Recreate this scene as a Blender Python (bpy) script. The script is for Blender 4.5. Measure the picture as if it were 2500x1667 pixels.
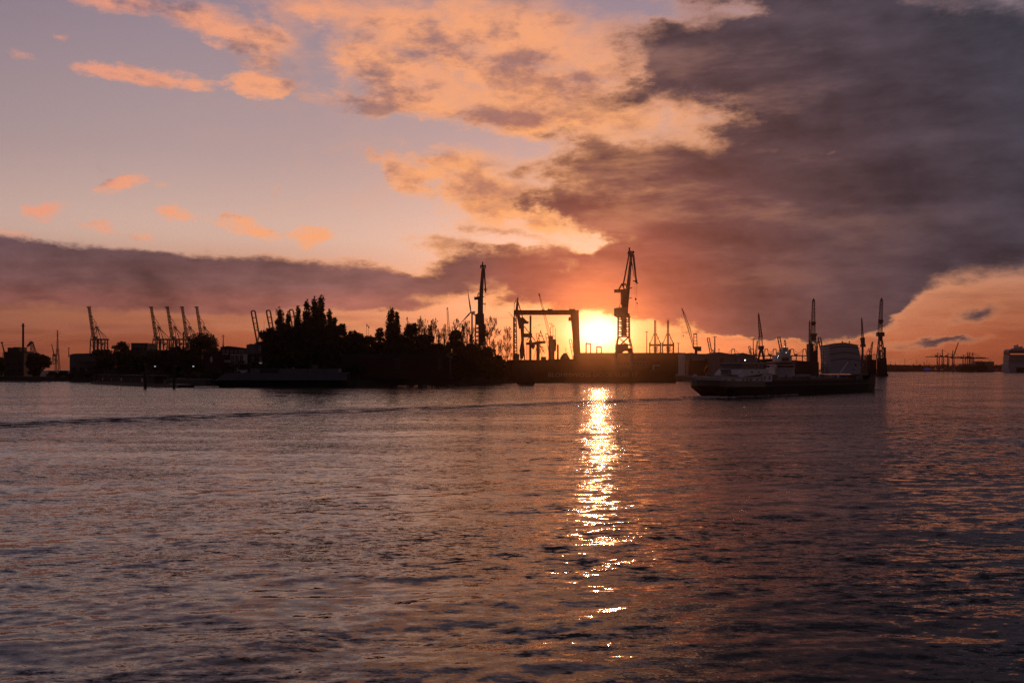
import bpy, bmesh, math, random
import numpy as np
from mathutils import Vector, Matrix

# ------------------------------------------------------------------ scene
scene = bpy.context.scene
for o in list(bpy.data.objects):
    bpy.data.objects.remove(o)
C = scene.collection
R = math.radians
PI = math.pi

# ------------------------------------------------------------------ camera
# level camera on the river bank, 8 m above the water, looking along +Y
F = 2400.0            # focal length in pixels of the 2500 px wide photograph
HZ = 901.0            # row of the horizon
CAMH = 8.0
cam = bpy.data.cameras.new('camera')
cam_o = bpy.data.objects.new('camera', cam)
C.objects.link(cam_o)
cam_o.location = (0, 0, CAMH)
cam_o.rotation_euler = (R(90), 0, 0)
cam.sensor_width = 36.0
cam.lens = 36.0 * F / 2500.0
cam.shift_y = (HZ - 833.5) / 2500.0
cam.clip_start = 0.5
cam.clip_end = 60000
scene.camera = cam_o


def srgb(r, g, b):
    def f(c):
        c /= 255.0
        return c / 12.92 if c <= 0.04045 else ((c + 0.055) / 1.055) ** 2.4
    return (f(r), f(g), f(b), 1.0)


def azel(px, py):
    az = math.atan((px - 1250.0) / F)
    el = math.atan((HZ - py) / F * math.cos(az))
    return az, el


# ------------------------------------------------------------------ render settings
scene.view_settings.view_transform = 'Standard'
scene.view_settings.look = 'None'
scene.view_settings.exposure = 0.0
scene.view_settings.gamma = 1.0
scene.view_settings.use_curve_mapping = False
scene.render.engine = 'CYCLES'
scene.cycles.use_denoising = True
scene.cycles.denoiser = 'OPENIMAGEDENOISE'
scene.cycles.denoising_input_passes = 'RGB_ALBEDO_NORMAL'
scene.cycles.denoising_prefilter = 'NONE'
scene.cycles.use_adaptive_sampling = True
scene.cycles.adaptive_threshold = 0.008
scene.cycles.adaptive_min_samples = 24
scene.cycles.max_bounces = 4
scene.cycles.glossy_bounces = 2
scene.cycles.diffuse_bounces = 2
scene.cycles.volume_bounces = 0
scene.cycles.sample_clamp_indirect = 4.0
scene.cycles.caustics_reflective = False
scene.cycles.caustics_refractive = False

# ------------------------------------------------------------------ world: evening sky with clouds
SUN_AZ, SUN_EL = azel(1462, 812)
SUN_DIR = Vector((math.sin(SUN_AZ) * math.cos(SUN_EL), math.cos(SUN_AZ) * math.cos(SUN_EL), math.sin(SUN_EL)))

world = bpy.data.worlds.new('World')
scene.world = world
world.use_nodes = True
world.cycles.sampling_method = 'NONE'
wt = world.node_tree
wt.nodes.clear()


class NT:
    """small helper for writing node trees as expressions"""
    def __init__(self, t):
        self.t = t
        self.count = 0

    def put(self, sock, v):
        if isinstance(v, bpy.types.NodeSocket):
            self.t.links.new(v, sock)
        elif v is not None:
            if sock.type == 'RGBA' and len(v) == 3:
                v = (*v, 1)
            sock.default_value = v

    def m(self, op, a, b=None, c=None, clamp=False):
        n = self.t.nodes.new('ShaderNodeMath')
        n.operation = op
        n.use_clamp = clamp
        for i, v in enumerate((a, b, c)):
            if v is not None:
                self.put(n.inputs[i], v)
        return n.outputs[0]

    def add(self, a, b): return self.m('ADD', a, b)
    def sub(self, a, b): return self.m('SUBTRACT', a, b)
    def mul(self, a, b): return self.m('MULTIPLY', a, b)
    def mad(self, a, b, c): return self.m('MULTIPLY_ADD', a, b, c)

    def smooth(self, x, lo, hi, a=0.0, b=1.0):
        n = self.t.nodes.new('ShaderNodeMapRange')
        n.interpolation_type = 'SMOOTHSTEP'
        self.put(n.inputs[0], x)
        for i, v in enumerate((lo, hi, a, b)):
            self.put(n.inputs[1 + i], v)
        return n.outputs[0]

    def lin(self, x, lo, hi, a=0.0, b=1.0):
        n = self.t.nodes.new('ShaderNodeMapRange')
        self.put(n.inputs[0], x)
        for i, v in enumerate((lo, hi, a, b)):
            self.put(n.inputs[1 + i], v)
        return n.outputs[0]

    def vm(self, op, a, b=None, out=0):
        n = self.t.nodes.new('ShaderNodeVectorMath')
        n.operation = op
        self.put(n.inputs[0], a)
        if b is not None:
            self.put(n.inputs[3] if op == 'SCALE' else n.inputs[1], b)
        return n.outputs[out]

    def sep(self, v):
        n = self.t.nodes.new('ShaderNodeSeparateXYZ')
        self.put(n.inputs[0], v)
        return n.outputs

    def comb(self, x, y, z):
        n = self.t.nodes.new('ShaderNodeCombineXYZ')
        for i, v in enumerate((x, y, z)):
            self.put(n.inputs[i], v)
        return n.outputs[0]

    def noise(self, vec, scale, detail=5, rough=0.55, dist=0.0, lac=2.0):
        n = self.t.nodes.new('ShaderNodeTexNoise')
        self.put(n.inputs['Vector'], vec)
        n.inputs['Scale'].default_value = scale
        n.inputs['Detail'].default_value = detail
        n.inputs['Roughness'].default_value = rough
        n.inputs['Distortion'].default_value = dist
        n.inputs['Lacunarity'].default_value = lac
        return n.outputs

    def mix(self, fac, a, b, blend='MIX'):
        n = self.t.nodes.new('ShaderNodeMix')
        n.data_type = 'RGBA'
        n.blend_type = blend
        self.put(n.inputs[0], fac)
        self.put(n.inputs[6], a)
        self.put(n.inputs[7], b)
        return n.outputs[2]

    def ramp(self, fac, stops, interp='EASE'):
        n = self.t.nodes.new('ShaderNodeValToRGB')
        n.color_ramp.interpolation = interp
        el = n.color_ramp.elements
        while len(el) < len(stops):
            el.new(0.5)
        for e, (p, c) in zip(el, stops):
            e.position = p
            e.color = c
        self.put(n.inputs[0], fac)
        return n.outputs[0]

    def turned(self, vec, rot):
        """the sky coordinates turned by rot degrees"""
        self.count += 1
        rot += self.count * 1e-3          # keeps every cell's nodes apart (short-lived on the shader stack)
        c, s = math.cos(R(rot)), math.sin(R(rot))
        a = self.vm('DOT_PRODUCT', vec, (c, s, 0), out=1)
        b = self.vm('DOT_PRODUCT', vec, (-s, c, 0), out=1)
        return self.comb(a, b, 0.0)

    def blob(self, vec, px, py, rx, ry, rot=0.0):
        """soft elliptical cloud cell round one direction of the sky (angles in units of 1/2.4 rad)"""
        az, el = azel(px, py)
        u, v = az * 2.4, el * 2.4
        c, s = math.cos(R(rot)), math.sin(R(rot))
        p = vec if rot == 0 else self.turned(vec, rot)
        u, v = c * u + s * v, -s * u + c * v
        n = self.t.nodes.new('ShaderNodeVectorMath')
        n.operation = 'MULTIPLY_ADD'
        self.put(n.inputs[0], p)
        kx, ky = 1000 / rx, 1000 / ry
        n.inputs[1].default_value = (kx, ky, 0)
        n.inputs[2].default_value = (-u * kx, -v * ky, 0)
        return self.m('MAXIMUM', self.sub(1.0, self.vm('LENGTH', n.outputs[0], out=1)), 0.0)

    def field(self, vec, blobs):
        tot = None
        for b in blobs:
            f = self.blob(vec, *b[:-1])
            tot = self.mul(f, b[-1]) if tot is None else self.mad(f, b[-1], tot)
        return tot


W = NT(wt)
tc = wt.nodes.new('ShaderNodeTexCoord')
D3 = W.vm('NORMALIZE', tc.outputs['Generated'])
dx, dy, dz = W.sep(D3)
az = W.m('ARCTAN2', dx, dy)
el = W.m('ARCSINE', dz)
U = W.mul(az, 2.4)
V = W.mul(el, 2.4)
ang = W.m('ARCCOSINE', W.vm('DOT_PRODUCT', D3, tuple(SUN_DIR), out=1))    # angle from the sun, rad
angp = W.mul(ang, 2.4)                                                    # the same, 1 = about 1000 px

# cloud noise: stretched along the horizon
NV = W.comb(dx, dy, W.mul(dz, 2.2))
nA = W.noise(NV, 6.0, 6, 0.6)
nB = W.noise(W.vm('ADD', NV, (3.1, 7.7, 1.3)), 15.0, 8, 0.68)
nC = W.noise(W.vm('ADD', NV, (9.4, 2.2, 5.9)), 3.0, 4, 0.55)
a3 = W.sep(W.vm('SUBTRACT', nA[1], (0.5, 0.5, 0.5)))
b3 = W.sep(W.vm('SUBTRACT', nB[1], (0.5, 0.5, 0.5)))
# the same noise a little nearer the sun: the difference shows which sides of the clouds are lit
NS = W.vm('ADD', W.vm('SCALE', NV, 0.94), tuple(Vector((SUN_DIR.x, SUN_DIR.y, SUN_DIR.z * 2.2)) * 0.06))
nS = W.noise(NS, 6.0, 5, 0.6)
nbig = W.mul(W.sub(nA[0], 0.5), 3.0)
nfine = W.mul(W.sub(nB[0], 0.5), 3.0)
relief = W.mul(W.sub(nA[0], nS[0]), 3.0)
Uw = W.mad(b3[0], 0.2, W.mad(a3[0], 0.5, U))
Vw = W.mad(b3[1], 0.09, W.mad(a3[1], 0.2, V))
P2 = W.comb(Uw, Vw, 0.0)
# a finer warp for the low bank and small clouds
Uf = W.mad(b3[1], 0.16, W.mad(a3[2], 0.10, U))
Vf = W.mad(b3[2], 0.06, W.mad(a3[0], 0.04, V))
P3 = W.comb(Uf, Vf, 0.0)

P4 = W.comb(W.mad(b3[1], 0.12, U), W.mad(b3[2], 0.05, V), 0.0)

#@BLOBS
# clear evening air: warm at the horizon, mauve above, dimmer away from the sun
vf = W.m('SQRT', W.m('MAXIMUM', W.mul(V, 1 / 3.77), 0.0))
clear = W.ramp(vf, [(0.0, srgb(196, 112, 82)), (0.12, srgb(205, 122, 92)), (0.215, srgb(222, 158, 128)),
                    (0.285, srgb(208, 174, 160)), (0.364, srgb(174, 150, 150)), (0.49, srgb(138, 124, 140)),
                    (0.64, srgb(112, 98, 106)), (1.0, srgb(70, 61, 67))], 'LINEAR')
nish = wt.nodes.new('ShaderNodeTexSky')
nish.sky_type = 'NISHITA'
nish.sun_disc = False
nish.sun_elevation = SUN_EL
nish.sun_rotation = SUN_AZ
nish.dust_density = 2.0
clear = W.mix(0.008, clear, nish.outputs[0], 'ADD')
away = W.ramp(W.mul(ang, 1 / PI), [(0.0, (1.1, 1.1, 1.1, 1)), (0.13, (1, 1, 1, 1)), (0.28, (0.72, 0.73, 0.78, 1)), (0.6, (0.17, 0.185, 0.23, 1)),
                                   (1.0, (0.10, 0.105, 0.14, 1))])
clear = W.mix(1.0, clear, away, 'MULTIPLY')
lowfall = W.ramp(W.mul(angp, 0.7), [(0.0, (1, 1, 1, 1)), (0.25, (0.98, 0.94, 0.92, 1)), (0.6, (0.57, 0.44, 0.39, 1)), (1.0, (0.50, 0.44, 0.44, 1))], 'LINEAR')
clear = W.mix(W.smooth(V, 0.36, 0.12), clear, W.mix(1.0, clear, lowfall, 'MULTIPLY'))
# thin streaks of haze cloud low over the horizon
NK = W.comb(dx, dy, W.mul(dz, 9.0))
nK = W.noise(NK, 9.0, 5, 0.6)
streak = W.mul(W.smooth(nK[0], 0.44, 0.66), W.smooth(V, 0.24, 0.14))
clear = W.mix(W.mul(streak, 0.55), clear, W.mix(1.0, clear, (0.62, 0.55, 0.60, 1), 'MULTIPLY'))

# ---- aureole of the low sun in the gap under the clouds
# (the glare is wider than high, squeezed under the cloud edge)
gU = W.sub(U, SUN_AZ * 2.4)
gV = W.mul(W.sub(V, SUN_EL * 2.4), 1.5)
gl = W.m('SQRT', W.add(W.mul(gU, gU), W.mul(gV, gV)))
gl = W.m('MAXIMUM', gl, W.mul(angp, 0.8))
aur = W.m('EXPONENT', W.mul(W.mul(gl, gl), -1 / 0.055 ** 2))
aur2 = W.m('EXPONENT', W.mul(gl, -1 / 0.085))
aur3 = W.m('EXPONENT', W.mul(angp, -1 / 0.34))
glow = W.mix(1.0, W.mix(1.0, W.vm('SCALE', srgb(255, 120, 60)[:3], W.mul(aur3, 0.20)),
                        W.vm('SCALE', (1.0, 0.38, 0.06), W.mul(aur2, 1.3)), 'ADD'),
             W.vm('SCALE', (1.0, 0.82, 0.55), W.mul(aur, 2.2)), 'ADD')
sky1 = W.mix(1.0, clear, glow, 'ADD')

# ---- sunlit peach clouds
peach_f = W.field(P2, [
    (1150, 150, 420, 170, -6, 1.0), (1500, 190, 300, 190, 0, 1.0), (800, 40, 300, 110, -12, 0.75), (900, 200, 260, 80, -8, 0.8),
    (420, 40, 330, 60, -14, 0.95), (560, 85, 150, 55, -20, 0.5), (200, 0, 200, 45, -10, 0.6), (640, 105, 100, 45, 20, 0.5),
    (1330, 290, 220, 60, -6, 0.8), (1060, 240, 260, 60, -8, 0.6), (1250, 20, 350, 110, 0, 0.6),
    (1150, 430, 190, 85, -12, 1.0), (1060, 425, 90, 70, 0, 0.8), (1330, 540, 220, 90, -15, 1.0), (1060, 590, 130, 40, -8, 0.8),
    (1800, 350, 300, 70, -14, 0.5), (1700, 270, 260, 70, -8, 0.5), (1380, 640, 170, 40, -12, 0.7),
])
puff_f = W.field(P4, [
    (350, 185, 210, 30, -3, 1.1), (480, 192, 90, 26, 0, 0.7), (620, 205, 100, 36, -6, 1.1), (690, 215, 70, 26, 0, 0.6),
    (120, 515, 75, 32, 12, 1.0), (245, 555, 60, 22, 0, 1.0), (290, 450, 75, 26, 22, 0.9), (450, 520, 72, 30, -8, 1.2),
    (572, 545, 78, 42, -8, 1.2), (655, 577, 46, 28, -30, 1.0), (762, 568, 80, 36, 0, 1.2), (670, 470, 45, 24, 20, 0.7),
    (735, 605, 70, 40, -20, 0.7), (950, 392, 35, 14, 0, 0.6), (20, 582, 90, 22, 0, 0.9), (400, 455, 80, 22, -10, 0.35), (570, 480, 60, 22, 0, 0.35), (340, 580, 60, 20, 0, 0.5),
    (970, 450, 30, 30, 0, 0.5), (40, 130, 90, 30, 0, 0.35), (160, 92, 50, 22, 0, 0.3), (1240, 625, 90, 40, 0, 0.6),
])
sat = lambda x, hi=1.0: W.m('MINIMUM', x, hi)
peach_d = W.mad(nfine, 0.42, W.mad(nbig, 0.42, sat(peach_f, 0.9)))
peach_d = W.mul(peach_d, W.smooth(peach_f, 0.0, 0.3))
puff_d = W.mul(W.mad(nfine, 1.7, W.mad(nbig, 0.2, sat(W.mul(puff_f, 1.5), 1.05))), W.smooth(puff_f, 0.0, 0.35))
# elsewhere in the sky: a few loose clouds of the same kind
loose = W.mul(W.smooth(nC[0], 0.52, 0.75), W.smooth(V, 0.8, 1.6))
pa = W.m('MAXIMUM', W.mul(W.smooth(peach_d, 0.1, 1.0), 0.94), W.m('MAXIMUM', W.mul(W.smooth(puff_d, 0.2, 1.25), 0.92), W.mul(loose, 0.7)))
lit_c = W.ramp(W.mul(ang, 1 / PI), [(0.0, srgb(255, 190, 95)), (0.05, srgb(255, 172, 104)), (0.1, srgb(250, 168, 118)), (0.19, srgb(238, 156, 126)), (0.4, srgb(120, 96, 104)),
                                    (1.0, srgb(70, 68, 84))])
shade_c = W.ramp(W.mul(ang, 1 / PI), [(0.0, srgb(200, 104, 76)), (0.06, srgb(158, 104, 92)), (0.12, srgb(140, 108, 108)), (0.19, srgb(132, 112, 126)), (0.4, srgb(84, 80, 96)), (1.0, srgb(48, 50, 66))])
shadow_n = W.smooth(W.add(W.mul(relief, -1.0), W.mad(nfine, 0.42, W.mul(peach_d, 0.36))), 0.1, 0.72)
pc = W.mix(shadow_n, lit_c, shade_c)
sky2 = W.mix(pa, sky1, pc)

# ---- the heavy dark cloud to the right and the low bank to the left
dark_f = W.field(P2, [
    (2330, 380, 960, 620, -10, 2.0), (2750, -250, 1300, 760, 0, 1.5), (3000, -1300, 1900, 1500, 0, 1.5), (1800, 120, 480, 150, -6, 0.6),
    (1530, 190, 260, 40, 18, 0.75), (1480, 395, 330, 85, -4, 1.1), (1420, 480, 190, 80, -25, 0.5), (1780, 640, 560, 300, 0, 1.9),
    (1290, 670, 290, 90, 0, 1.5), (1170, 665, 210, 75, 0, 1.0), (1480, 700, 280, 95, 0, 1.2), (1250, 560, 200, 40, -20, 1.0), (1030, 585, 120, 36, 0, 0.8), (1390, 515, 170, 44, -18, 0.9), (1190, 600, 170, 36, -10, 0.8),
    (1110, 425, 150, 60, -10, 0.4), (1400, 350, 150, 36, 0, 0.5), (1750, 760, 420, 110, 0, 1.6), (2000, 720, 300, 140, 8, 1.2),
    (2115, 775, 85, 62, -10, 1.5),
    # gaps
    (2510, 830, 560, 190, 10, -2.3), (2260, 830, 300, 90, 14, -1.2), (1330, 860, 430, 110, 0, -3.4), (1650, 880, 420, 50, 0, -3.0), (1950, 890, 300, 55, 0, -2.5),
    (1420, 610, 120, 36, -22, -1.3), (1360, 655, 110, 22, -10, -1.0), (1330, 575, 130, 34, -20, -0.8), (1930, 393, 110, 34, -4, -0.9),
    (2540, 10, 420, 180, -14, -2.2), (2290, 0, 180, 60, -10, -0.8), (1790, 35, 190, 50, 0, -1.3), (1580, 0, 280, 50, 0, -1.2), (1640, 300, 320, 100, -12, -0.5), (1810, 350, 220, 70, -10, -0.6),
])
bank_f = W.field(P3, [
    (60, 668, 620, 92, -2, 2.0), (480, 690, 520, 84, -3, 1.8), (820, 690, 320, 62, -6, 1.2), (1010, 690, 170, 42, -10, 1.0), (1120, 690, 120, 38, 0, 0.8),
    (-500, 640, 600, 110, 0, 1.9), (900, 740, 200, 26, -4, 0.55), (1000, 745, 130, 20, 0, 0.4),
    (600, 790, 260, 22, -2, 0.5), (250, 800, 300, 24, -2, 0.45), (820, 800, 220, 30, 0, 0.5),
    (2112, 772, 80, 48, -8, 1.5), (2085, 790, 60, 30, 0, 0.8), (2390, 765, 75, 26, 4, 0.9), (2310, 828, 130, 12, 0, 0.9), (2190, 838, 60, 8, 0, 0.5),
])
dark_d = W.mad(nfine, 0.34, W.mad(nbig, 0.5, sat(dark_f, 1.7)))
bank_d = W.mul(W.mad(nfine, 0.42, sat(bank_f, 1.2)), 1.6)
dd = W.m('MAXIMUM', dark_d, bank_d)
da = W.smooth(dd, 0.0, 1.0)
thick = W.smooth(dd, 0.1, 1.4)
# colour of the thick cloud: red near the sun, slate away from it and higher up
dark_c = W.ramp(W.mul(angp, 0.5), [(0.0, srgb(240, 140, 80)), (0.04, srgb(206, 112, 80)), (0.10, srgb(148, 86, 76)), (0.19, srgb(108, 74, 72)), (0.30, srgb(92, 70, 73)),
                                   (0.42, srgb(80, 67, 75)), (0.56, srgb(66, 63, 74)), (1.0, srgb(50, 52, 64))])
leftside = W.smooth(U, 0.05, -0.35)
bank_c = W.ramp(V, [(0.06, srgb(188, 112, 92)), (0.15, srgb(158, 100, 92)), (0.21, srgb(132, 94, 94)), (0.28, srgb(116, 87, 92)), (0.34, srgb(120, 92, 100))])
bank_c = W.mix(1.0, bank_c, W.ramp(W.lin(U, -1.3, 0.1), [(0.0, (0.82, 0.82, 0.84, 1)), (1.0, (1.35, 1.25, 1.1, 1))], 'LINEAR'), 'MULTIPLY')
dark_c = W.mix(W.mul(leftside, W.smooth(V, 0.5, 0.36)), dark_c, bank_c)
nL = W.noise(W.comb(dx, dy, W.mul(dz, 4.5)), 5.0, 6, 0.62)
tex = W.add(W.smooth(nL[0], 0.32, 0.68, 0.8, 1.2), W.mad(relief, 0.75, W.mad(nbig, -0.24, W.mul(nfine, -0.17))))
dark_c = W.vm('SCALE', dark_c, W.mul(tex, 0.86))
rim_c = W.mix(W.smooth(angp, 0.45, 1.25, 0.2, 0.95), lit_c, clear)
# thinner folds let the low light through near the sun
fold = W.mul(W.mul(W.smooth(nL[0], 0.5, 0.7), W.smooth(angp, 1.0, 0.2, 0.0, 0.42)), W.smooth(V, 0.24, 0.5, 0.2, 1.0))
dc = W.mix(W.m('MAXIMUM', W.sub(thick, fold), 0.0), rim_c, dark_c)
sky3 = W.mix(da, sky2, dc)
# scattered light of the aureole in front of the clouds
sky3 = W.mix(1.0, sky3, W.vm('SCALE', (1.0, 0.20, 0.05), W.mul(W.m('EXPONENT', W.mul(angp, -1 / 0.19)), 0.46)), 'ADD')

below = W.smooth(dz, 0.0, -0.02)
sky_final = W.mix(below, sky3, srgb(60, 45, 45))
bg = wt.nodes.new('ShaderNodeBackground')
wt.links.new(sky_final, bg.inputs[0])
bg.inputs[1].default_value = 1.0
wo = wt.nodes.new('ShaderNodeOutputWorld')
wt.links.new(bg.outputs[0], wo.inputs[0])

# ------------------------------------------------------------------ sun
sun = bpy.data.lights.new('sun', 'SUN')
sun.energy = 0.16
sun.angle = R(0.53)
sun.color = (1.0, 0.41, 0.13)
sun_o = bpy.data.objects.new('sun', sun)
C.objects.link(sun_o)
sun_o.rotation_euler = SUN_DIR.to_track_quat('Z', 'Y').to_euler()

# ================================================================== helpers
def P(px, py, Y):
    """world point seen at a pixel of the photograph, at distance Y"""
    return Vector(((px - 1250.0) * Y / F, Y, CAMH - (py - HZ) * Y / F))


def PX(px, Y):
    return (px - 1250.0) * Y / F


def PZ(py, Y):
    return CAMH - (py - HZ) * Y / F


MATS = {}


def mat(name, col, rough=0.6, metal=0.0, var=0.25, scale=0.35, spec=0.3):
    """painted or weathered surface: base colour broken up by noise and vertical stains"""
    if name in MATS:
        return MATS[name]
    m = bpy.data.materials.new(name)
    m.use_nodes = True
    t = m.node_tree
    b = t.nodes['Principled BSDF']
    N = NT(t)
    geo = t.nodes.new('ShaderNodeNewGeometry')
    pos = geo.outputs['Position']
    n1 = N.noise(pos, scale, 5, 0.6)
    st = N.noise(N.vm('MULTIPLY', pos, (1.0, 1.0, 0.12)), scale * 3.0, 4, 0.6)
    k = N.mad(N.sub(n1[0], 0.5), 2.2 * var, 1.0)
    k = N.mad(N.sub(st[0], 0.5), 1.4 * var, k)
    c = N.vm('SCALE', tuple(col[:3]), k)
    t.links.new(c, b.inputs['Base Color'])
    b.inputs['Roughness'].default_value = rough
    b.inputs['Metallic'].default_value = metal
    b.inputs['Specular IOR Level'].default_value = spec
    MATS[name] = m
    return m


def emat(name, col, strength):
    """a lamp that is lit"""
    m = bpy.data.materials.new(name)
    m.use_nodes = True
    b = m.node_tree.nodes['Principled BSDF']
    b.inputs['Base Color'].default_value = (*col, 1)
    b.inputs['Emission Color'].default_value = (*col, 1)
    b.inputs['Emission Strength'].default_value = strength
    return m


class MB:
    """collects boxes, bars, tubes and prisms; build() links them as ONE mesh object"""
    def __init__(self):
        self.v = []
        self.f = []

    def _add(self, vs, fs):
        o = len(self.v)
        self.v += [tuple(x) for x in vs]
        self.f += [tuple(i + o for i in f) for f in fs]
        return self

    BOXF = [(0, 3, 2, 1), (4, 5, 6, 7), (0, 1, 5, 4), (1, 2, 6, 5), (2, 3, 7, 6), (3, 0, 4, 7)]

    def box(self, x0, x1, y0, y1, z0, z1):
        return self._add([(x0, y0, z0), (x1, y0, z0), (x1, y1, z0), (x0, y1, z0),
                          (x0, y0, z1), (x1, y0, z1), (x1, y1, z1), (x0, y1, z1)], self.BOXF)

    def cbox(self, c, s):
        return self.box(c[0] - s[0] / 2, c[0] + s[0] / 2, c[1] - s[1] / 2, c[1] + s[1] / 2, c[2] - s[2] / 2, c[2] + s[2] / 2)

    def bar(self, a, b, w0, w1=None, d0=None, d1=None):
        """square bar from a to b; w = width, d = depth (Y), tapering"""
        a, b = Vector(a), Vector(b)
        w1 = w0 if w1 is None else w1
        d0 = w0 if d0 is None else d0
        d1 = w1 if d1 is None else d1
        ax = (b - a)
        if ax.length < 1e-6:
            return self
        ax.normalize()
        dep = Vector((0, 1, 0))
        if abs(ax.y) > 0.9:
            dep = Vector((0, 0, 1))
        s = ax.cross(dep).normalized()
        q = s.cross(ax).normalized()
        vs = []
        for p, w, d in ((a, w0, d0), (b, w1, d1)):
            vs += [p - s * w / 2 - q * d / 2, p + s * w / 2 - q * d / 2, p + s * w / 2 + q * d / 2, p - s * w / 2 + q * d / 2]
        return self._add(vs, self.BOXF)

    def tube(self, a, b, r0, r1=None, n=8):
        a, b = Vector(a), Vector(b)
        r1 = r0 if r1 is None else r1
        ax = (b - a).normalized()
        s = ax.orthogonal().normalized()
        q = ax.cross(s)
        vs = []
        for p, r in ((a, r0), (b, r1)):
            for i in range(n):
                t = 2 * PI * i / n
                vs.append(p + s * (r * math.cos(t)) + q * (r * math.sin(t)))
        fs = [(i, (i + 1) % n, n + (i + 1) % n, n + i) for i in range(n)]
        fs += [tuple(range(n - 1, -1, -1)), tuple(range(n, 2 * n))]
        return self._add(vs, fs)

    def lathe(self, c, prof, n=16):
        """profile [(r, z)...] turned about the vertical through c"""
        c = Vector(c)
        vs = []
        for r, z in prof:
            for i in range(n):
                t = 2 * PI * i / n
                vs.append((c.x + r * math.cos(t), c.y + r * math.sin(t), c.z + z))
        fs = []
        for k in range(len(prof) - 1):
            for i in range(n):
                j = (i + 1) % n
                fs.append((k * n + i, k * n + j, (k + 1) * n + j, (k + 1) * n + i))
        fs.append(tuple(range(n - 1, -1, -1)))
        fs.append(tuple(range((len(prof) - 1) * n, len(prof) * n)))
        return self._add(vs, fs)

    def prism(self, pts, y0, y1):
        """outline [(x, z)...] in the XZ plane, extruded from y0 to y1"""
        n = len(pts)
        vs = [(x, y0, z) for x, z in pts] + [(x, y1, z) for x, z in pts]
        fs = [tuple(range(n)), tuple(range(2 * n - 1, n - 1, -1))]
        fs += [(i, n + i, n + (i + 1) % n, (i + 1) % n) for i in range(n)]
        return self._add(vs, fs)

    def lattice(self, a, b, w0, w1, n, t, d0=None, d1=None, tb=None, faces=(0, 1, 2, 3)):
        """four-chord lattice boom or mast from a to b with zigzag braces"""
        a, b = Vector(a), Vector(b)
        d0 = w0 if d0 is None else d0
        d1 = w1 if d1 is None else d1
        tb = t * 0.6 if tb is None else tb
        ax = (b - a).normalized()
        dep = Vector((0, 1, 0)) if abs(ax.y) < 0.9 else Vector((0, 0, 1))
        s = ax.cross(dep).normalized()
        q = s.cross(ax).normalized()

        def corner(k, i):
            f = k / n
            p = a.lerp(b, f)
            w = w0 + (w1 - w0) * f
            d = d0 + (d1 - d0) * f
            sx, sy = ((-1, -1), (1, -1), (1, 1), (-1, 1))[i]
            return p + s * (sx * w / 2) + q * (sy * d / 2)
        for i in range(4):
            self.bar(corner(0, i), corner(n, i), t)
        for fi in faces:
            i, j = fi, (fi + 1) % 4
            for k in range(n):
                p0, p1 = (corner(k, i), corner(k + 1, j)) if k % 2 == 0 else (corner(k, j), corner(k + 1, i))
                self.bar(p0, p1, tb)
                self.bar(corner(k, i), corner(k, j), tb)
            self.bar(corner(n, i), corner(n, j), tb)
        return self

    def build(self, name, m, parent=None, smooth=False):
        me = bpy.data.meshes.new(name)
        off = Vector((0, 0, 0))
        if parent is not None:
            off = world_loc(parent)
        me.from_pydata([(x - off.x, y - off.y, z - off.z) for x, y, z in self.v], [], self.f)
        me.validate()
        bm = bmesh.new()
        bm.from_mesh(me)
        bmesh.ops.recalc_face_normals(bm, faces=bm.faces[:])
        bm.to_mesh(me)
        bm.free()
        if smooth:
            for p in me.polygons:
                p.use_smooth = True
        me.materials.append(m)
        o = bpy.data.objects.new(name, me)
        C.objects.link(o)
        if parent is not None:
            o.parent = parent
        return o

    def thing(self, name, m, label, cat, group=None):
        """a one-mesh thing with its origin at its base"""
        xs = np.array(self.v)
        c = (xs.min(0) + xs.max(0)) / 2
        c[2] = xs[:, 2].min()
        e = Vector(c)
        self.v = [(x - e.x, y - e.y, z - e.z) for x, y, z in self.v]
        o = self.build(name, m)
        o.location = e
        tag(o, label, cat, group)
        return o


def world_loc(o):
    p = Vector(o.location)
    while o.parent is not None:
        o = o.parent
        p = p + Vector(o.location)
    return p


def tag(o, label=None, cat=None, group=None, kind=None):
    if label:
        o['label'] = label
    if cat:
        o['category'] = cat
    if group:
        o['group'] = group
    if kind:
        o['kind'] = kind
    return o


def thing(name, loc, label, cat, group=None):
    o = bpy.data.objects.new(name, None)
    C.objects.link(o)
    o.location = loc
    o.empty_display_size = 2
    return tag(o, label, cat, group)


def copy_tree(root, loc, label=None, scale=None, rz=None):
    """a copy of a thing with copies of its parts and sub-parts"""
    def rec(o, parent):
        c = o.copy()
        C.objects.link(c)
        c.parent = parent
        for ch in list(o.children):
            rec(ch, c)
        return c
    r = rec(root, None)
    r.location = loc
    if label:
        r['label'] = label
    if scale:
        r.scale = (scale, scale, scale)
    if rz is not None:
        r.rotation_euler = (0, 0, rz)
    return r


STEEL = mat('crane_steel_paint', (0.11, 0.115, 0.125), 0.55, 0.0)
STEEL_RED = mat('red_oxide_crane_paint', (0.09, 0.035, 0.028), 0.65)
STEEL_GREY = mat('grey_shipyard_paint', (0.2, 0.21, 0.22), 0.6)
DARKSTEEL = mat('dark_weathered_steel', (0.05, 0.05, 0.052), 0.6)
CABLE = mat('wire_rope', (0.03, 0.03, 0.03), 0.7)
CONC = mat('weathered_concrete', (0.11, 0.105, 0.10), 0.85)
BRICK = mat('dark_red_brick', (0.07, 0.034, 0.028), 0.85)
WHITEP = mat('off_white_paint', (0.62, 0.6, 0.6), 0.5)
GREYP = mat('grey_painted_cladding', (0.16, 0.16, 0.165), 0.65)
ROOFM = mat('grey_roof_sheet', (0.14, 0.135, 0.135), 0.7)
HULL_DK = mat('dark_hull_paint', (0.012, 0.012, 0.014), 0.6, spec=0.1)
HULL_RED = mat('red_antifouling', (0.12, 0.03, 0.025), 0.6)
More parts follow.
